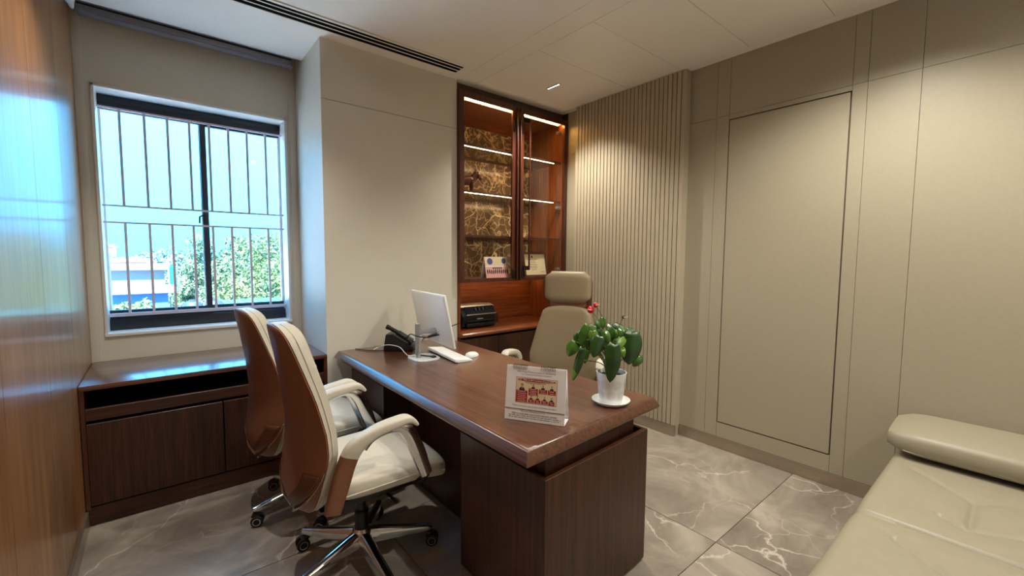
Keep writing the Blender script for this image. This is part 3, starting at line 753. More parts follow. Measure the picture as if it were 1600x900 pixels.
m.f += [(rim[k], rim[(k+1) % nr_], base_i+(k+1) % nr_, base_i+k) for k in range(nr_)]
m.f.append(tuple(base_i+k for k in range(nr_)))
m.build('seat_mattress', 'leather_sofa', sf, angle=60)
B(SX+0.03, SXB, SYN+0.03, SYE-0.03, 0.09, 0.199).build('base', 'leather_brown', sf, bev=0.01)
for x in (SX+0.1, SXB-0.12):
    for y in (SYN+0.12, SYE-0.12): MB().lathe([(0.022, 0), (0.03, 0.0895)], (x, y, 0), 14).build('leg', 'plastic_black', sf)
rs = []
for i in range(40):
    f = i/39; y = lerp(SYN+0.05, 0.405, f); e = max(0.30, 1-abs(2*f-1)**26)**0.5
    rg = []
    for k in range(32):
        q = 2*math.pi*k/32; c, s_ = math.cos(q), math.sin(q)
        rg.append((2.90+0.195*e**0.4*math.copysign(abs(c)**0.5, c), y, 0.513+0.066*e*math.copysign(abs(s_)**0.62, s_)-0.010*math.copysign(abs(c)**0.5, c)*-1))
    rs.append(rg)
MB().rings(rs).build('back_bolster', 'leather_sofa', sf, angle=60)
MB().tube([(2.712, y, 0.470+0.002*math.sin(y*40)) for y in [lerp(SYN+0.10, 0.340, i/60) for i in range(61)]], 0.003, 6).build('bolster_seam', 'leather_sofa', sf)

# ------------------------------------------------------------------ things on the desk
DT = 0.7445
# monitor
mo = thing('computer_monitor', 'white computer monitor seen from behind on a silver post', 'monitor', (1.225, 2.385, DT))
pl = []
for k in range(40):
    q = 2*math.pi*k/40; c, s_ = math.cos(q), math.sin(q)
    pl.append((1.262+0.085*math.copysign(abs(c)**0.62, c), 2.385+0.098*math.copysign(abs(s_)**0.62, s_)))
m = MB(); m.rings([[(x, y, DT+0.0005) for x, y in pl], [(x, y, DT+0.007) for x, y in pl], [(1.262+(x-1.262)*0.97, 2.385+(y-2.385)*0.97, DT+0.010) for x, y in pl]])
m.build('foot_plate', 'silver_lit', mo)
MB().lathe([(0.0165, DT+0.0105), (0.0165, DT+0.222), (0.014, DT+0.225)], (1.222, 2.385, 0), 20).build('post', 'silver', mo)
TL, TR_, BR_ = Vector((1.352, 2.735, 1.148)), Vector((1.302, 2.203, 1.148)), Vector((1.372, 2.203, 0.818))
ax = (TR_-TL); ay_ = (BR_-TR_); nrm = ax.cross(ay_).normalized()
if nrm.x > 0: nrm = -nrm
def panel_ring(d, ins=0.0):
    a, b_ = ax.normalized()*ins, ay_.normalized()*ins; BL_ = TL+ay_
    return [tuple(p+nrm*d) for p in (TL+a+b_, TR_-a+b_, BR_-a-b_, BL_+a-b_)]
MB().rings([panel_ring(-0.012), panel_ring(0.0), panel_ring(0.006, 0.012)]).build('back_cover', 'plastic_white', mo, bev=0.002)
MB().rings([panel_ring(-0.0135, 0.006), panel_ring(-0.0122, 0.006)]).build('screen', 'plastic_black', mo)
cen = TL+ax*0.5+ay_*0.74
MB().tube([(1.222, 2.385, 0.900), (1.25, 2.40, 0.902), tuple(cen+nrm*0.008+Vector((0, -0.04, 0)))], [0.019, 0.017, 0.022], 12).build('tilt_arm', 'silver', mo)
ps_ = TL+ax*0.66+ay_*0.80
for dz in (0, 0.02): 
    q = ps_+nrm*0.0066+Vector((0, 0, dz))
    MB().box(q.x-0.003, q.x+0.002, q.y-0.006, q.y+0.006, q.z-0.005, q.z+0.005).build('port', 'plastic_black', mo)
tag(MB().tube(spline([(1.205, 2.50, 0.86), (1.19, 2.42, 0.90), (1.20, 2.355, 0.895), (1.235, 2.30, 0.892), (1.262, 2.27, 0.905)], 8), 0.0035, 8).tube([(1.244, 2.292, 0.897), (1.285, 2.255, 0.914)], [0.008, 0.011], 10).build('display_cable', 'plastic_black'),
    'black cable with thick plug hanging across the monitor post', 'cable')
tag(MB().tube(spline([(1.15, 2.84, DT+0.007), (1.10, 2.78, DT+0.007), (1.13, 2.66, 0.80), (1.175, 2.56, 0.80), (1.18, 2.48, DT+0.03), (1.19, 2.455, DT+0.016), (1.23, 2.43, DT+0.0145)], 8), 0.0023, 8).build('white_cable', 'plastic_white'),
    'pale grey cable looping from the telephone to the monitor foot', 'cable')
tag(MB().tube(spline([(1.02, 2.90, DT+0.004), (1.07, 2.80, DT+0.004), (1.16, 2.72, DT+0.004)], 8), 0.003, 8).build('telephone_cord', 'plastic_black'), 'thin black cord lying on the desk beside the pillar wall', 'cable')
tag(MB().tube(spline([(1.26, 2.42, DT+0.014), (1.29, 2.36, DT+0.014), (1.30, 2.345, DT+0.014)], 6), 0.0035, 8).box(1.288, 1.312, 2.318, 2.347, DT+0.0105, DT+0.0205).build('usb_plug', 'plastic_black'), 'small black cable plug lying on the monitor foot', 'cable plug')
tag(MB().tube(spline([(1.52, 2.90, DT+0.004), (1.63, 2.915, 0.80), (1.78, 2.885, 0.835), (1.86, 2.90, 0.85)], 8), 0.004, 8).build('power_cord', 'plastic_black'), 'black cord running from the desk to the bookcase edge', 'cable')
# telephone
ph = thing('desk_telephone', 'black desk telephone with handset beside the pillar wall', 'telephone', (1.27, 2.72, DT), math.radians(-38))
m = MB(); m.prism([(-0.10, 0.0005), (0.09, 0.0005), (0.09, 0.03), (-0.045, 0.115), (-0.085, 0.115), (-0.10, 0.02)], 'y', -0.085, 0.085)
m.build('phone_body', 'plastic_black', ph, local=True, bev=0.005)
MB().prism([(-0.03, 0.113), (0.07, 0.050), (0.073, 0.054), (-0.027, 0.117)], 'y', -0.015, 0.078).build('keypad', 'frame_black', ph, local=True)
hs = MB().tube(spline([(-0.085, -0.055, 0.165), (-0.055, -0.055, 0.150), (0.0, -0.055, 0.118), (0.055, -0.055, 0.078), (0.085, -0.055, 0.050)], 5), [0.017]*4+[0.014]*13+[0.018]*4, 12).build('handset', 'plastic_black', ph, local=True)
# keyboard and mouse
kb = thing('keyboard', 'slim white keyboard lying under the monitor', 'keyboard', (1.425, 2.36, DT), math.radians(-6))
m = MB(); m.prism([(-0.056, 0.022), (-0.056, 0.006), (-0.03, 0.0005), (0.056, 0.0005), (0.060, 0.006), (0.058, 0.011)], 'y', -0.215, 0.215); m.build('keyboard_body', 'plastic_white', kb, local=True, bev=0.0015)
key = None
for r in range(5):
    for c in range(14):
        if key is None:
            key = MB().box(-0.0075, 0.0075, -0.0135, 0.0135, 0, 0.002).build('key', 'paper_white', kb, local=True, bev=0.0006, bseg=1); k_ = key
        else: k_ = instance(key, kb)
        x = -0.043+r*0.0205; k_.location = (x, -0.196+c*0.0301, 0.0222-0.0965*(x+0.056)+0.0003); k_.rotation_euler = (0, math.radians(5.5), 0)
ms = thing('computer_mouse', 'white computer mouse on the desk beside the keyboard', 'mouse', (1.528, 2.245, DT), math.radians(15))
rs = []
for i in range(14):
    f = i/13; x = lerp(-0.055, 0.055, f); e = max(0.02, 1-abs(2*f-1)**2.6)**0.5
    hz = 0.034*(1-0.35*f)*e+0.002; hy = 0.031*e
    rs.append([(x, hy*math.cos(q), 0.0006+hz*max(0, math.sin(q))**0.8) for q in [math.pi*k/12 for k in range(13)]])
MB().rings(rs).build('mouse_shell', 'plastic_white', ms, local=True, angle=50)
MB().lathe([(0.006, -0.003), (0.006, 0.003)], (0.03, 0, 0.026), 12, 'y').build('scroll_wheel', 'silver', ms, local=True)

# tent calendar.  local x along the page, y away from the viewer, z up
cA, cB = Vector((1.033, 1.290)), Vector((1.156, 1.084)); cm = (cA+cB)/2; cang = math.atan2((cB-cA).y, (cB-cA).x)
CL = (cB-cA).length
cal = thing('desk_calendar', 'white spiral desk calendar with red printed panel on the desk', 'calendar', (cm.x, cm.y, DT), cang)
CH, CT_, CDP = 0.208, 0.034, 0.080
def cpt(u, v, d=0.0):            # u 0..1 along, v 0..1 up the front page, d proud of the page
    n = Vector((0, -CH, CT_)).normalized()*1.0
    return (-CL/2+CL*u+n.x*d, CT_*v+n.y*d, 0.0008+CH*v+(CT_/CH)*d*0.98)
def sheet(name, mat, u0, u1, v0, v1, d0, d1, parent):
    return MB().rings([[cpt(u0, v0, d0), cpt(u1, v0, d0), cpt(u1, v1, d0), cpt(u0, v1, d0)], [cpt(u0, v0, d1), cpt(u1, v0, d1), cpt(u1, v1, d1), cpt(u0, v1, d1)]]).build(name, mat, parent, local=True)
fb = sheet('front_board', 'paper_white', 0, 1, 0, 1, -0.001, 0.0005, cal)
MB().add([(-CL/2, CT_+0.001, CH), (CL/2, CT_+0.001, CH), (CL/2, CDP, 0.001), (-CL/2, CDP, 0.001)], [(0, 1, 2, 3)]).build('back_board', 'paper_white', cal, local=True, solid=0.0015)
MB().box(-CL/2, CL/2, 0.003, CDP-0.002, 0.0005, 0.0018).build('bottom_board', 'paper_white', cal, local=True)
pg = sheet('page', 'paper_white', 0.0, 1, 0.215, 0.99, 0.0012, 0.0028, cal)
sheet('page_edge', 'print_grey', 0.0, 1, 0.207, 0.215, 0.0008, 0.0022, cal)
sheet('panel_border', 'print_red', 0.170, 0.862, 0.325, 0.792, 0.0028, 0.0030, pg)
sheet('panel_ground', 'paper_cream', 0.176, 0.856, 0.332, 0.785, 0.0029, 0.0032, pg)
def disc_on(m, cu, cv, ru, rv, d, a0=0, a1=2*math.pi, n=20):
    ps = [cpt(cu+ru*math.cos(a0+(a1-a0)*k/n), cv+rv*math.sin(a0+(a1-a0)*k/n), d) for k in range(n+1)]
    m.add(ps, [tuple(range(len(ps)))])
def rect_on(m, u0, u1, v0, v1, d): m.add([cpt(u0, v0, d), cpt(u1, v0, d), cpt(u1, v1, d), cpt(u0, v1, d)], [(0, 1, 2, 3)])
red, drk, skn, pnk = MB(), MB(), MB(), MB()
disc_on(red, 0.516, 0.748, 0.322, 0.028, 0.0036)
heads = [(0.275, 0.565, 0.052, 0.345, 0.553, 0.188, 0.366), (0.468, 0.622, 0.036, 0.39, 0.545, 0.480, 0.605), (0.630, 0.618, 0.036, 0.562, 0.702, 0.527, 0.602), (0.772, 0.618, 0.034, 0.712, 0.842, 0.522, 0.602)]
boxes = [(0.182, 0.372, 0.345, 0.552), (0.392, 0.548, 0.478, 0.602), (0.564, 0.700, 0.525, 0.600), (0.714, 0.842, 0.520, 0.600),
         (0.392, 0.487, 0.345, 0.402), (0.500, 0.598, 0.345, 0.405), (0.612, 0.718, 0.343, 0.403), (0.732, 0.828, 0.335, 0.400)]
busts = [(0.277, 0.555, 0.048), (0.468, 0.604, 0.030), (0.630, 0.602, 0.030), (0.776, 0.602, 0.030), (0.440, 0.404, 0.027), (0.549, 0.407, 0.027), (0.664, 0.405, 0.027), (0.780, 0.402, 0.027)]
for (a, b_, c, d) in boxes:
    rect_on(red, a, b_, c, d, 0.0036); nl = max(2, round((d-c)/0.032))
    for k in range(nl):
        vv_ = lerp(d, c, (k+0.6)/(nl+0.2)); rect_on(pnk, a+0.018+0.01*(k % 2), b_-0.018-0.012*((k+1) % 2), vv_-0.006, vv_+0.006, 0.0039)
for (u, v, s_) in busts:
    drk = MB(); skn = MB()
    disc_on(drk, u, v, s_, s_*1.25, 0.0037, 0, math.pi, 12); disc_on(drk, u, v+s_*2.05, s_*0.42, s_*0.55, 0.0037); disc_on(skn, u, v+s_*1.85, s_*0.36, s_*0.5, 0.0040)
    disc_on(skn, u, v+s_*0.9, s_*0.14, s_*0.4, 0.0039)
    drk.build('print_portrait', 'print_dark', pg, local=True, recalc=False); skn.build('print_face', 'skin_print', pg, local=True, recalc=False)
red.build('print_red_boxes', 'print_red', pg, local=True, recalc=False)
pnk.build('print_text_lines', 'print_pink', pg, local=True, recalc=False)
def text_on(body, uc, vc, height, width, mat, parent, d=0.0034, name='lettering', frame=None, shear=0.0):
    cu = bpy.data.curves.new('txt', 'FONT'); cu.body = body; cu.align_x = 'CENTER'; cu.align_y = 'CENTER'; cu.resolution_u = 2; cu.shear = shear
    ob = bpy.data.objects.new('txt', cu); COL.objects.link(ob); bpy.context.view_layer.update()
    me = bpy.data.meshes.new_from_object(ob.evaluated_get(bpy.context.evaluated_depsgraph_get()))
    bpy.data.objects.remove(ob); bpy.data.curves.remove(cu)
    vs_ = np.array([v.co[:] for v in me.vertices]); fs = [tuple(p.vertices) for p in me.polygons]; bpy.data.meshes.remove(me)
    if not len(vs_): return None
    w0 = np.ptp(vs_[:, 0]); h0 = max(0.6, np.ptp(vs_[:, 1])); cx_ = (vs_[:, 0].max()+vs_[:, 0].min())/2; cy_ = (vs_[:, 1].max()+vs_[:, 1].min())/2
    out = [(frame or cpt)(uc+(v[0]-cx_)/w0*width, vc+(v[1]-cy_)/h0*height, d) for v in vs_]
    return MB().add(out, fs).build(name, mat, parent, local=True, recalc=False)
text_on('\u201cVMKV Group of Institutions wishes to Top Achievers,', 0.500, 0.893, 0.032, 0.66, 'print_grey', pg, shear=0.2)
text_on('Our Teachers and Participant Students\u201d', 0.515, 0.848, 0.030, 0.52, 'print_grey', pg, shear=0.2)
text_on('Dr. VMKV & AM Foundation Awards 2024', 0.516, 0.748, 0.030, 0.56, 'paper_white', pg, d=0.0040)
text_on('Congratulations', 0.500, 0.700, 0.042, 0.34, 'print_dark', pg, shear=0.1)
text_on('\u201cWhere hard work meets success and dreams take flight.\u201d', 0.50, 0.270, 0.032, 0.76, 'print_grey', pg, shear=0.25)
text_on('With Best Compliments From', 0.475, 0.172, 0.030, 0.40, 'print_grey', fb, d=0.0012)
text_on('SREE M LOUIS AND ASSOCIATES PRIVATE LIMITED', 0.500, 0.125, 0.034, 0.76, 'print_dark', fb, d=0.0012)
fl_ = MB()
rr = random.Random(5)
for v in (0.088, 0.056):
    u = 0.07
    while u < 0.93:
        wv = rr.uniform(0.015, 0.06); rect_on(fl_, u, min(0.94, u+wv), v-0.0045, v+0.0045, 0.0011); u += wv+rr.uniform(0.008, 0.02)
fl_.build('print_small_lines', 'print_grey', fb, local=True, recalc=False)
for (u0, n) in ((0.115, 9), (0.590, 9)):
    for k in range(n):
        u = u0+k*0.0285; x = -CL/2+CL*u
        ring_ = [(x+0.0006*math.sin(q), CT_-0.001+0.0075*math.cos(q), CH-0.002+0.0085*math.sin(q)) for q in [2*math.pi*i/12 for i in range(13)]]
        MB().tube(ring_, 0.0009, 6).build('wire_loop', 'plastic_black', cal, local=True)

# potted plant.  local frame: x along the picture, y away, z up
PX, PY = 1.512, 1.142
sa = tag(MB().lathe([(0.0, DT+0.0006), (0.062, DT+0.0006), (0.076, DT+0.010), (0.083, DT+0.018), (0.080, DT+0.0185), (0.073, DT+0.011), (0.060, DT+0.005), (0.0, DT+0.005)], (0, 0, 0), 40).build('pot_saucer', 'pot_white'),
    'round white saucer under the potted plant', 'saucer')
sa.location = (PX, PY, 0)
pz = DT+0.0055
pt_ = thing('potted_anthurium', 'green anthurium with red flowers in a white patterned pot', 'plant', (PX, PY, pz), -YAW)
pot = MB().lathe([(0.0, 0.0), (0.047, 0.0), (0.050, 0.006), (0.064, 0.128), (0.0655, 0.134), (0.062, 0.134), (0.060, 0.112), (0.0, 0.112)], seg=40).build('pot', 'pot_white', pt_, local=True)
dots = MB(); rr = random.Random(11)
def pot_pt(a, z, d=0.0006):
    r = 0.050+(0.064-0.050)*(z-0.006)/0.122+d; return (r*math.cos(a), r*math.sin(a), z)
for fa in range(7):                                # dotted flower motifs round the pot
    for (zc, sh_) in ((0.040, 0), (0.088, 0.45)):
        a0 = fa*2*math.pi/7+sh_; 
        for rr_, nn in ((0.007, 8), (0.013, 14), (0.019, 18)):
            for k in range(nn):
                q = 2*math.pi*k/nn; aa, z_ = a0+rr_*math.cos(q)/0.057, zc+rr_*math.sin(q)*0.95
                if not 0.012 < z_ < 0.12: continue
                e = 0.0011
                dots.add([pot_pt(aa-e/0.057, z_-e), pot_pt(aa+e/0.057, z_-e), pot_pt(aa+e/0.057, z_+e), pot_pt(aa-e/0.057, z_+e)], [(0, 1, 2, 3)])
tag(dots.build('dot_pattern', 'pot_grey', pot, local=True, recalc=False), kind='stuff')
MB().lathe([(0.0, 0.118), (0.03, 0.120), (0.0595, 0.116), (0.0595, 0.113), (0.0, 0.113)], seg=28).build('soil', 'soil', pt_, local=True)
PS = 160/758/368.0                                 # picture units of the sketch to metres
def L(x, y, d=0.0): return Vector(((x-395)*PS, d, (815-y)*PS))
def leaf(base, tip, wpx, mat, fold=0.25, droop=0.02, bend=0.0):
    b0, t0 = Vector(base), Vector(tip); ln = (t0-b0).length; ax_ = (t0-b0).normalized()
    view = Vector((0, -1, 0)); side = ax_.cross(view)
    if side.length < 1e-3: side = Vector((1, 0, 0))
    side.normalize(); nrm_ = side.cross(ax_); hw = wpx*PS/2
    if nrm_.y > 0: nrm_ = -nrm_
    def wf(s_): return hw*1.06*(max(0.0, math.sin(math.pi*min(1, max(0, 0.05+0.95*s_))**0.74)))**0.62
    def fn(u, v):
        s_ = u; q = 2*v-1
        notch = -0.06*ln*(1-s_)**4*abs(q)**1.2
        p = b0+ax_*(ln*s_+notch)+side*(q*wf(s_))
        return tuple(p+nrm_*(droop*math.sin(math.pi*s_)-fold*wf(s_)*abs(q)**1.3+bend*s_*s_))
    o = MB().grid(fn, 12, 9).build('leaf', mat, pt_, local=True, solid=0.0009, angle=80)
    return b0
def stem(p, r=0.0022, sag=0.02, mat='stem_green'):
    a = Vector((random.uniform(-0.012, 0.012), random.uniform(-0.012, 0.012), 0.119)); q = Vector(p)
    mid = (a+q)/2+Vector((0, 0, sag)); mid.x = a.x+(q.x-a.x)*0.38
    MB().tube(spline([a, mid, q], 8), r, 7).build('leaf_stem', mat, pt_, local=True)
LV = [((112, 352), (62, 462), 78, 'leaf_mid', -0.01), ((150, 380), (86, 618), 52, 'leaf_dark', -0.07), ((205, 222), (142, 372), 66, 'leaf_mid', -0.02), ((160, 280), (128, 356), 44, 'leaf_dark', 0.03),
      ((252, 230), (205, 335), 66, 'leaf_mid', 0.02), ((292, 194), (288, 292), 34, 'leaf_mid', 0.04), ((345, 182), (318, 288), 50, 'leaf_mid', 0.05), ((278, 292), (226, 442), 84, 'leaf_dark', -0.06),
      ((372, 250), (398, 352), 66, 'leaf_mid', 0.01), ((462, 228), (425, 318), 74, 'leaf_dark', 0.05), ((505, 256), (468, 322), 66, 'leaf_mid', 0.04), ((528, 275), (506, 512), 142, 'leaf_dark', -0.03),
      ((598, 300), (588, 448), 48, 'leaf_mid', 0.02), ((592, 442), (546, 532), 62, 'leaf_mid', -0.02), ((372, 342), (348, 622), 96, 'leaf_dark', -0.085), ((468, 312), (384, 372), 50, 'leaf_light', -0.06),
      ((178, 375), (188, 518), 62, 'leaf_mid', 0.0), ((330, 318), (312, 412), 76, 'leaf_mid', -0.02), ((205, 335), (212, 408), 48, 'leaf_dark', -0.01), ((408, 268), (418, 330), 50, 'leaf_light', 0.02),
      ((430, 330), (470, 440), 80, 'leaf_mid', 0.0), ((240, 360), (222, 455), 60, 'leaf_light', 0.02), ((440, 375), (452, 445), 40, 'leaf_light', -0.05), ((618, 292), (608, 372), 34, 'leaf_dark', 0.05),
      ((300, 250), (262, 372), 70, 'leaf_dark', 0.03), ((235, 262), (250, 372), 58, 'leaf_light', -0.03), ((410, 238), (368, 330), 60, 'leaf_dark', 0.06), ((480, 270), (440, 392), 84, 'leaf_mid', 0.02), ((128, 300), (176, 425), 58, 'leaf_mid', 0.03),
      ((318, 262), (352, 352), 52, 'leaf_mid', -0.035), ((560, 262), (560, 352), 50, 'leaf_dark', 0.06), ((120, 470), (78, 612), 36, 'leaf_light', -0.05)]
for i, (a, b_, wd, mt, dp) in enumerate(LV):
    r_ = random.Random(i)
    base, tip = L(a[0], a[1], dp+r_.uniform(-0.01, 0.01)), L(b_[0], b_[1], dp-0.012+r_.uniform(-0.015, 0.015))
    leaf(base, tip, wd*1.18, mt, fold=r_.uniform(0.05, 0.3), droop=r_.uniform(0.004, 0.014)); stem(base)
MB().tube(spline([(0, 0, 0.112), (0.006, -0.004, 0.15), (0.003, 0.0, 0.19), (0.010, 0.002, 0.225)], 6), [0.010]*6+[0.0085]*6+[0.007]*7, 9).build('main_stem', 'stem_brown', pt_, local=True)
for (x, y, s_, mt) in ((220, 106, 26, 'spathe_red'), (256, 70, 19, 'spathe_red'), (466, 160, 11, 'bronze')):
    c = L(x, y, -0.02); k = s_*PS
    fl2 = MB().grid(lambda u, v: (c.x+k*math.cos(2*math.pi*u)*v*(1.0+0.12*math.cos(2*math.pi*u)), c.y-0.006+0.010*v*v, c.z+k*1.05*math.sin(2*math.pi*u)*v), 21, 6).build('flower', mt, pt_, local=True, solid=0.001)
    MB().tube([(c.x, c.y-0.008, c.z), (c.x-0.014*math.copysign(1, 230-x), c.y-0.018, c.z+0.004)], [0.0022, 0.0014], 7).build('spadix', 'paper_cream', fl2, local=True)
    stem((c.x, c.y, c.z), 0.0014, 0.05)

# ------------------------------------------------------------------ things in the bookcase
pr = thing('inkjet_printer', 'black and silver inkjet printer on the bookcase counter', 'printer', (2.18, 3.22, CT))
z0 = CT+0.0006
m = MB(); m.prism([(3.095, z0+0.004), (3.36, z0+0.004), (3.36, z0+0.17), (3.20, z0+0.19), (3.125, z0+0.175), (3.085, z0+0.11)], 'x', 2.000, 2.365); m.build('printer_body', 'plastic_black', pr, bev=0.012, bseg=3)
m = MB(); m.prism([(3.126, z0+0.181), (3.20, z0+0.198), (3.355, z0+0.186), (3.355, z0+0.179), (3.20, z0+0.191), (3.128, z0+0.176)], 'x', 1.995, 2.372); m.build('scanner_lid', 'silver', pr, bev=0.003)
pn = MB().prism([(3.080, z0+0.120), (3.126, z0+0.184), (3.130, z0+0.180), (3.084, z0+0.117)], 'x', 2.045, 2.355).build('control_panel', 'frame_black', pr)
B(2.04, 2.36, 3.074, 3.084, z0+0.112, z0+0.121).build('silver_trim', 'silver', pr, bev=0.003)
MB().prism([(3.098, z0+0.148), (3.113, z0+0.169), (3.111, z0+0.171), (3.096, z0+0.150)], 'x', 2.14, 2.26).build('display', 'plastic_black', pn)
for k in range(3): MB().prism([(3.097, z0+0.149), (3.112, z0+0.170), (3.1105, z0+0.172), (3.0955, z0+0.151)], 'x', 2.15+0.04*k, 2.157+0.04*k).build('button', 'silver', pn)
B(2.03, 2.335, 3.052, 3.094, z0+0.012, z0+0.045).build('paper_tray', 'plastic_black', pr, bev=0.006)
B(2.05, 2.32, 3.078, 3.092, z0+0.058, z0+0.068).build('output_slot', 'frame_black', pr)
B(2.15, 2.215, 3.074, 3.09, z0+0.072, z0+0.082).build('logo_plate', 'silver', pr, bev=0.002)
bx = thing('wooden_box', 'small dark wooden box beside the printer', 'box', (2.47, 3.27, CT))
B(2.425, 2.515, 3.245, 3.30, CT+0.0006, CT+0.082).build('body', 'frame_wood_z', bx, bev=0.003); B(2.423, 2.517, 3.243, 3.302, CT+0.083, CT+0.090).build('lid', 'frame_wood_x', bx, bev=0.002)
# tent calendar in the case
SB = 1.1905
tc_ = thing('shelf_calendar', 'colourful tent calendar with people photos in the left bookcase door', 'calendar', (2.305, 3.01, SB), math.radians(4))
def tpt(u, v, d=0.0): return (-0.135+0.27*u, -0.03+0.035*v-d, 0.0008+0.19*v+0.18*d)
def tsheet(n, mt, u0, u1, v0, v1, d0, d1, par):
    return MB().rings([[tpt(u0, v0, d0), tpt(u1, v0, d0), tpt(u1, v1, d0), tpt(u0, v1, d0)], [tpt(u0, v0, d1), tpt(u1, v0, d1), tpt(u1, v1, d1), tpt(u0, v1, d1)]]).build(n, mt, par, local=True)
tb = tsheet('front_board', 'print_pink', 0, 1, 0, 1, -0.001, 0.0008, tc_)
MB().add([(-0.135, 0.006, 0.19), (0.135, 0.006, 0.19), (0.135, 0.055, 0.001), (-0.135, 0.055, 0.001)], [(0, 1, 2, 3)]).build('back_board', 'paper_white', tc_, local=True, solid=0.0015)
tsheet('photo_band', 'paper_cream', 0.02, 0.98, 0.58, 0.98, 0.001, 0.0013, tb)
tsheet('white_stripe', 'paper_white', 0.0, 1.0, 0.53, 0.575, 0.0012, 0.0016, tb)
for (u, v, ru, rv, mt, d) in ((0.22, 0.78, 0.12, 0.15, 'print_blue', 0.0018), (0.82, 0.80, 0.10, 0.13, 'print_blue', 0.0018)):
    m = MB(); m.add([tpt(u+ru*math.cos(q), v+rv*math.sin(q), d) for q in [2*math.pi*k/16 for k in range(16)]], [tuple(range(16))]); m.build('photo', mt, tb, local=True, recalc=False)
pp = MB(); rr = random.Random(2)
for k in range(11):
    u = 0.08+k*0.085; v = 0.30+0.02*rr.random()
    pp.add([tpt(u+0.028*math.cos(q), v+0.10*math.sin(q), 0.0018) for q in [2*math.pi*i/10 for i in range(10)]], [tuple(range(10))])
    if k in (3, 4, 5, 6, 7): pp.add([tpt(u+0.03*math.cos(q), 0.47+0.05*math.sin(q), 0.0018) for q in [2*math.pi*i/8 for i in range(8)]], [tuple(range(8))])
pp.build('photo_people', 'print_dark', tb, local=True, recalc=False)
# framed certificate
cf = thing('framed_certificate', 'dark framed cream certificate in the right bookcase door', 'certificate', (2.785, 3.01, SB), math.radians(-2))
def fpt(u, v, d=0.0): return (-0.150+0.30*u, -0.01+0.05*v-d, 0.0008+0.235*v+0.17*d)
def fsheet(n, mt, u0, u1, v0, v1, d0, d1, par):
    return MB().rings([[fpt(u0, v0, d0), fpt(u1, v0, d0), fpt(u1, v1, d0), fpt(u0, v1, d0)], [fpt(u0, v0, d1), fpt(u1, v0, d1), fpt(u1, v1, d1), fpt(u0, v1, d1)]]).build(n, mt, par, local=True)
fsheet('backing', 'plastic_black', 0.02, 0.98, 0.02, 0.98, -0.008, -0.001, cf)
pa_ = fsheet('paper', 'paper_cream', 0.07, 0.93, 0.08, 0.92, -0.0008, 0.001, cf)
for (a, b_, c, d) in ((0, 0.075, 0, 1), (0.925, 1, 0, 1), (0.075, 0.925, 0, 0.085), (0.075, 0.925, 0.915, 1)): fsheet('frame_bar', 'frame_wood_x', a, b_, c, d, -0.01, 0.010, cf)
ln_ = MB()
for k, (v, wv) in enumerate(((0.70, 0.22), (0.64, 0.10), (0.57, 0.12), (0.50, 0.18), (0.43, 0.20), (0.37, 0.18), (0.30, 0.12))):
    uc = 0.44; ln_.add([fpt(uc-wv, v-0.008, 0.0012), fpt(uc+wv*0.8, v-0.008, 0.0012), fpt(uc+wv*0.8, v+0.008, 0.0012), fpt(uc-wv, v+0.008, 0.0012)], [(0, 1, 2, 3)])
ln_.add([fpt(0.70, 0.20, 0.0012), fpt(0.88, 0.20, 0.0012), fpt(0.88, 0.212, 0.0012), fpt(0.70, 0.212, 0.0012)], [(0, 1, 2, 3)])
ln_.add([fpt(0.40+0.035*math.cos(q), 0.81+0.05*math.sin(q), 0.0012) for q in [2*math.pi*i/12 for i in range(12)]], [tuple(range(12))])
ln_.build('print_text_lines', 'print_grey', pa_, local=True, recalc=False)
# bronze figurine on the third shelf
fg = thing('bronze_figurine', 'small dark bronze animal figurine on a glass shelf', 'figurine', (2.06, 3.12, 1.9195), math.radians(-20))
b = MB().tube(spline([(-0.10, 0, 0.095), (-0.06, 0, 0.11), (0.0, 0, 0.105), (0.05, 0, 0.115), (0.075, 0, 0.145)], 5), [0.028]*5+[0.036]*6+[0.040]*5+[0.030]*5, 12)
for (x, y) in ((-0.075, 0.02), (-0.075, -0.02), (0.045, 0.022), (0.045, -0.022)): b.tube([(x, y, 0.10), (x+0.008, y, 0.05), (x, y, 0.0006)], [0.019, 0.013, 0.012], 9)
b.build('body', 'bronze', fg, local=True, angle=60)
MB().tube(spline([(0.07, 0, 0.14), (0.10, 0, 0.165), (0.125, 0, 0.14), (0.14, 0, 0.125)], 5), [0.026]*5+[0.030]*5+[0.015]*6, 10).build('head', 'bronze', fg, local=True, angle=60)
for s_ in (-1, 1): MB().tube([(0.085, 0.018*s_, 0.175), (0.075, 0.035*s_, 0.205)], [0.008, 0.002], 7).build('horn', 'bronze', fg, local=True)

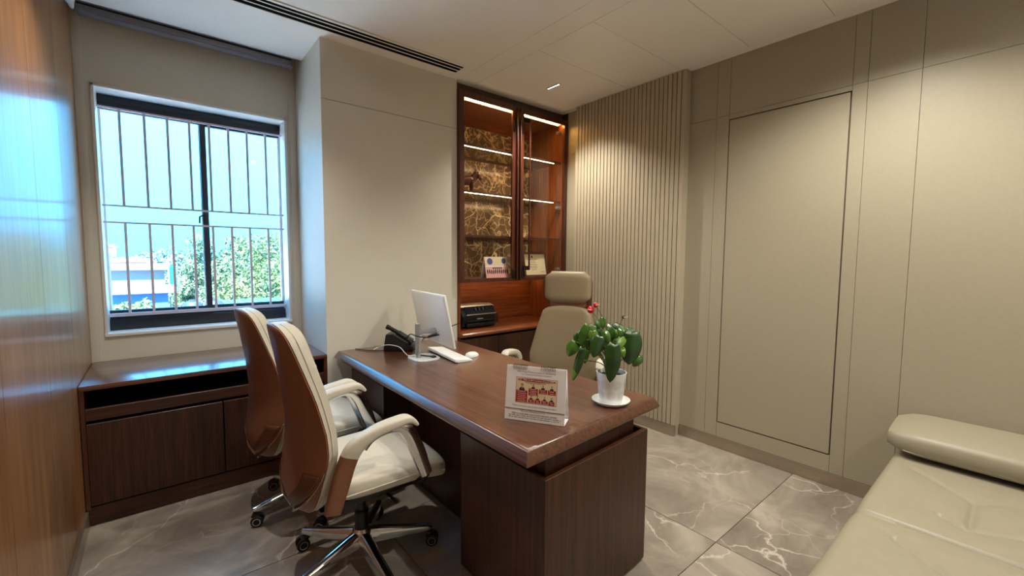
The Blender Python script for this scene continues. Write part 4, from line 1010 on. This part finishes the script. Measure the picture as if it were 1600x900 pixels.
# ------------------------------------------------------------------ outdoors
struct(B(-150, 150, 6, 400, -9.2, -9.0).build('ground_outside', 'ground_out'), 'pale ground far below the window', 'ground')
def tree(name, label, x, y, ztop, rx, rz, mat, n, seed, lsz):
    r = random.Random(seed); t = thing(name, label, 'tree', (x, y, -9.0), group='trees outside the window')
    MB().tube(spline([(0, 0, 0), (0.15, 0.1, 3), (-0.1, 0, 6), (0.1, 0, ztop+9-rz)], 4), [0.45-0.02*i for i in range(13)], 10).build('trunk', 'bark', t, local=True)
    zc = ztop+9-rz
    for k in range(7):
        a = k*0.9; MB().tube([(0, 0, zc-rz*0.9), (rx*0.35*math.cos(a), rx*0.35*math.sin(a), zc-rz*0.1), (rx*0.62*math.cos(a), rx*0.62*math.sin(a), zc+rz*0.35*math.sin(k*2.1))], [0.12, 0.08, 0.03], 7).build('branch', 'bark', t, local=True)
    cl = []
    for k in range(46):
        a, b_ = r.uniform(0, 6.283), r.uniform(-0.95, 1.0); q = math.sqrt(max(0, 1-b_*b_)); rad = r.uniform(0.55, 0.92)
        cl.append((rx*rad*q*math.cos(a), rx*rad*q*math.sin(a), zc+rz*rad*b_, r.uniform(0.22, 0.36)*min(rx, rz)))
    N = n; rng = np.random.default_rng(seed); ci = rng.integers(0, len(cl), N); C = np.array(cl)[ci]
    d = rng.normal(size=(N, 3)); d /= np.linalg.norm(d, axis=1)[:, None]
    cen_ = C[:, :3]+d*C[:, 3:4]*(rng.random((N, 1))**0.4)
    a = rng.normal(size=(N, 3)); a /= np.linalg.norm(a, axis=1)[:, None]; b_ = np.cross(a, rng.normal(size=(N, 3))); b_ /= np.linalg.norm(b_, axis=1)[:, None]
    s_ = (lsz*(0.6+0.8*rng.random((N, 1))))
    V = np.stack([cen_-a*s_, cen_-b_*s_*0.45, cen_+a*s_, cen_+b_*s_*0.45], 1).reshape(-1, 3)
    me = bpy.data.meshes.new('foliage'); me.from_pydata(V.tolist(), [], [(4*i, 4*i+1, 4*i+2, 4*i+3) for i in range(N)]); me.materials.append(MAT[mat])
    o = bpy.data.objects.new('foliage', me); COL.objects.link(o); o.parent = t; o['kind'] = 'stuff'
tree('leafy_tree', 'large leafy tree filling the right window pane', 4.3, 23, 2.75, 2.6, 3.6, 'foliage_a', 22000, 1, 0.085)
tree('leafy_tree', 'rounded leafy tree left of the window stile', 2.2, 28.5, 2.3, 1.8, 3.2, 'foliage_b', 18000, 2, 0.085)
tree('leafy_tree', 'leafy tree at the right edge of the window', 7.1, 29, 2.6, 2.6, 3.6, 'foliage_b', 18000, 3, 0.085)
tree('leafy_tree', 'small leafy tree in front of the blue building', -0.55, 16.6, 0.12, 0.8, 1.3, 'foliage_a', 3500, 4, 0.10)
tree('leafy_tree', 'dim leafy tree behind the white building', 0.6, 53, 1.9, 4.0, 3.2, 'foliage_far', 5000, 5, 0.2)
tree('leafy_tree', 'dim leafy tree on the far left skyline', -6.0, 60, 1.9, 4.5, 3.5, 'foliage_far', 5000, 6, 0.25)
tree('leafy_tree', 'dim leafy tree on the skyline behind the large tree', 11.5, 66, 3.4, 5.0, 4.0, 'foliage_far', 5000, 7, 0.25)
tree('leafy_tree', 'leafy tree outside beyond the right window edge', 11.5, 24, 2.6, 2.8, 3.8, 'foliage_a', 6000, 8, 0.14)
tree('leafy_tree', 'leafy tree half hidden just right of the dark window stile', 4.2, 35, 2.55, 2.3, 3.4, 'foliage_b', 14000, 9, 0.11)
def house(name, label, x0, x1, y0, y1, ztop, wall, roof, rows, cols_, slab=0.25, over=0.4, z_from=None):
    t = thing(name, label, 'building', ((x0+x1)/2, (y0+y1)/2, -9.0))
    B(x0, x1, y0, y1, -9.0, ztop).build('wall', wall, t)
    B(x0-over, x1+over, y0-over, y1+over, ztop, ztop+slab).build('roof', roof, t, bev=0.02)
    hh = 2.6
    for r in range(rows):
        zt_ = ztop-0.7-r*hh
        for c in range(cols_):
            wx = lerp(x0, x1, (c+0.5)/cols_); ww_ = (x1-x0)/cols_*0.28
            wdw = B(wx-ww_, wx+ww_, y0-0.06, y0-0.005, zt_-1.2, zt_).build('window', 'window_dark', t)
            B(wx-ww_-0.08, wx+ww_+0.08, y0-0.12, y0-0.004, zt_-1.32, zt_-1.2).build('sill', 'render_white', wdw)
    return t
house('white_building', 'white flat roofed building in the left window pane', -3.6, 0.3, 30, 36, 0.55, 'render_white', 'render_white', 2, 4)
house('pink_building', 'pink roofed building above the white one', -3.0, -0.6, 40, 45, 0.80, 'render_white', 'render_pink', 2, 3)
house('far_building', 'pale apartment block on the skyline at the left', -7.2, -4.3, 76, 82, 2.3, 'render_pink', 'render_white', 3, 4, 0.3, 0.2)
bb = house('blue_building', 'blue walled shed with a patched tin roof', -1.25, 0.25, 18.5, 22, 0.10, 'render_blue', 'roof_tin', 1, 2, 0.08, 0.25)
tr = thing('teal_roof_shed', 'shed with a pale teal corrugated roof at the window bottom', 'building', (3.0, 15, -9))
B(1.4, 6.0, 13.4, 16.6, -9, -0.19).build('wall', 'render_white', tr)
B(1.2, 6.2, 13.1, 16.8, -0.19, -0.10).build('roof', 'roof_teal', tr)
for k in range(24): B(1.3+k*0.2, 1.36+k*0.2, 13.1, 16.8, -0.10, -0.07).build('roof_rib', 'roof_teal', tr)
for i, (x, lb) in enumerate(((0.56, 'left black water tank on the roof outside'), (0.95, 'right black water tank on the roof outside'))):
    wt = thing('water_tank', lb, 'water tank', (x, 11.5, 0.0), group='water tanks')
    MB().lathe([(0.17, 0.001), (0.18, 0.03), (0.18, 0.30), (0.14, 0.36), (0.06, 0.385), (0.06, 0.41), (0.0, 0.415)], seg=20).build('tank', 'tank_black', wt, local=True)
    for z in (0.10, 0.20): MB().lathe([(0.184, z-0.012), (0.184, z+0.012)], seg=20).build('band', 'roof_tin', wt, local=True)
rb = thing('tank_roof', 'flat pale roof carrying the water tanks', 'building', (0.8, 11.5, -9)); B(0.2, 1.3, 11.0, 12.2, -9, -0.16).build('wall', 'render_white', rb); B(0.15, 1.35, 10.95, 12.25, -0.16, 0.0).build('roof', 'roof_tin', rb)
pole = thing('utility_mast', 'thin metal lattice mast at the left window edge', 'mast', (-1.0, 14, -9))
for dx in (-0.12, 0.12): MB().tube([(dx, 0, 0), (dx, 0, 10.4)], 0.03, 6).build('upright', 'roof_tin', pole, local=True)
for k in range(14): MB().tube([(-0.12, 0, 6.2+k*0.3), (0.12, 0, 6.5+k*0.3 if k % 2 else 6.2+k*0.3)], 0.015, 5).build('brace', 'roof_tin', pole, local=True)
bn = thing('green_banner', 'turquoise cloth banner hanging in the trees', 'banner', (0.37, 22.65, -9.0))
MB().tube([(0, 0, 0), (0, 0, 10.3)], 0.03, 6).build('pole', 'roof_tin', bn, local=True)
MB().grid(lambda u, v: (0.02+0.22*u, 0.05*math.sin(6*u+5*v), 9.05+0.9*v+0.04*math.sin(5*u)), 8, 8).build('cloth', 'banner_green', bn, local=True, solid=0.01)
# parapet roof over the room keeps the high sun off the window
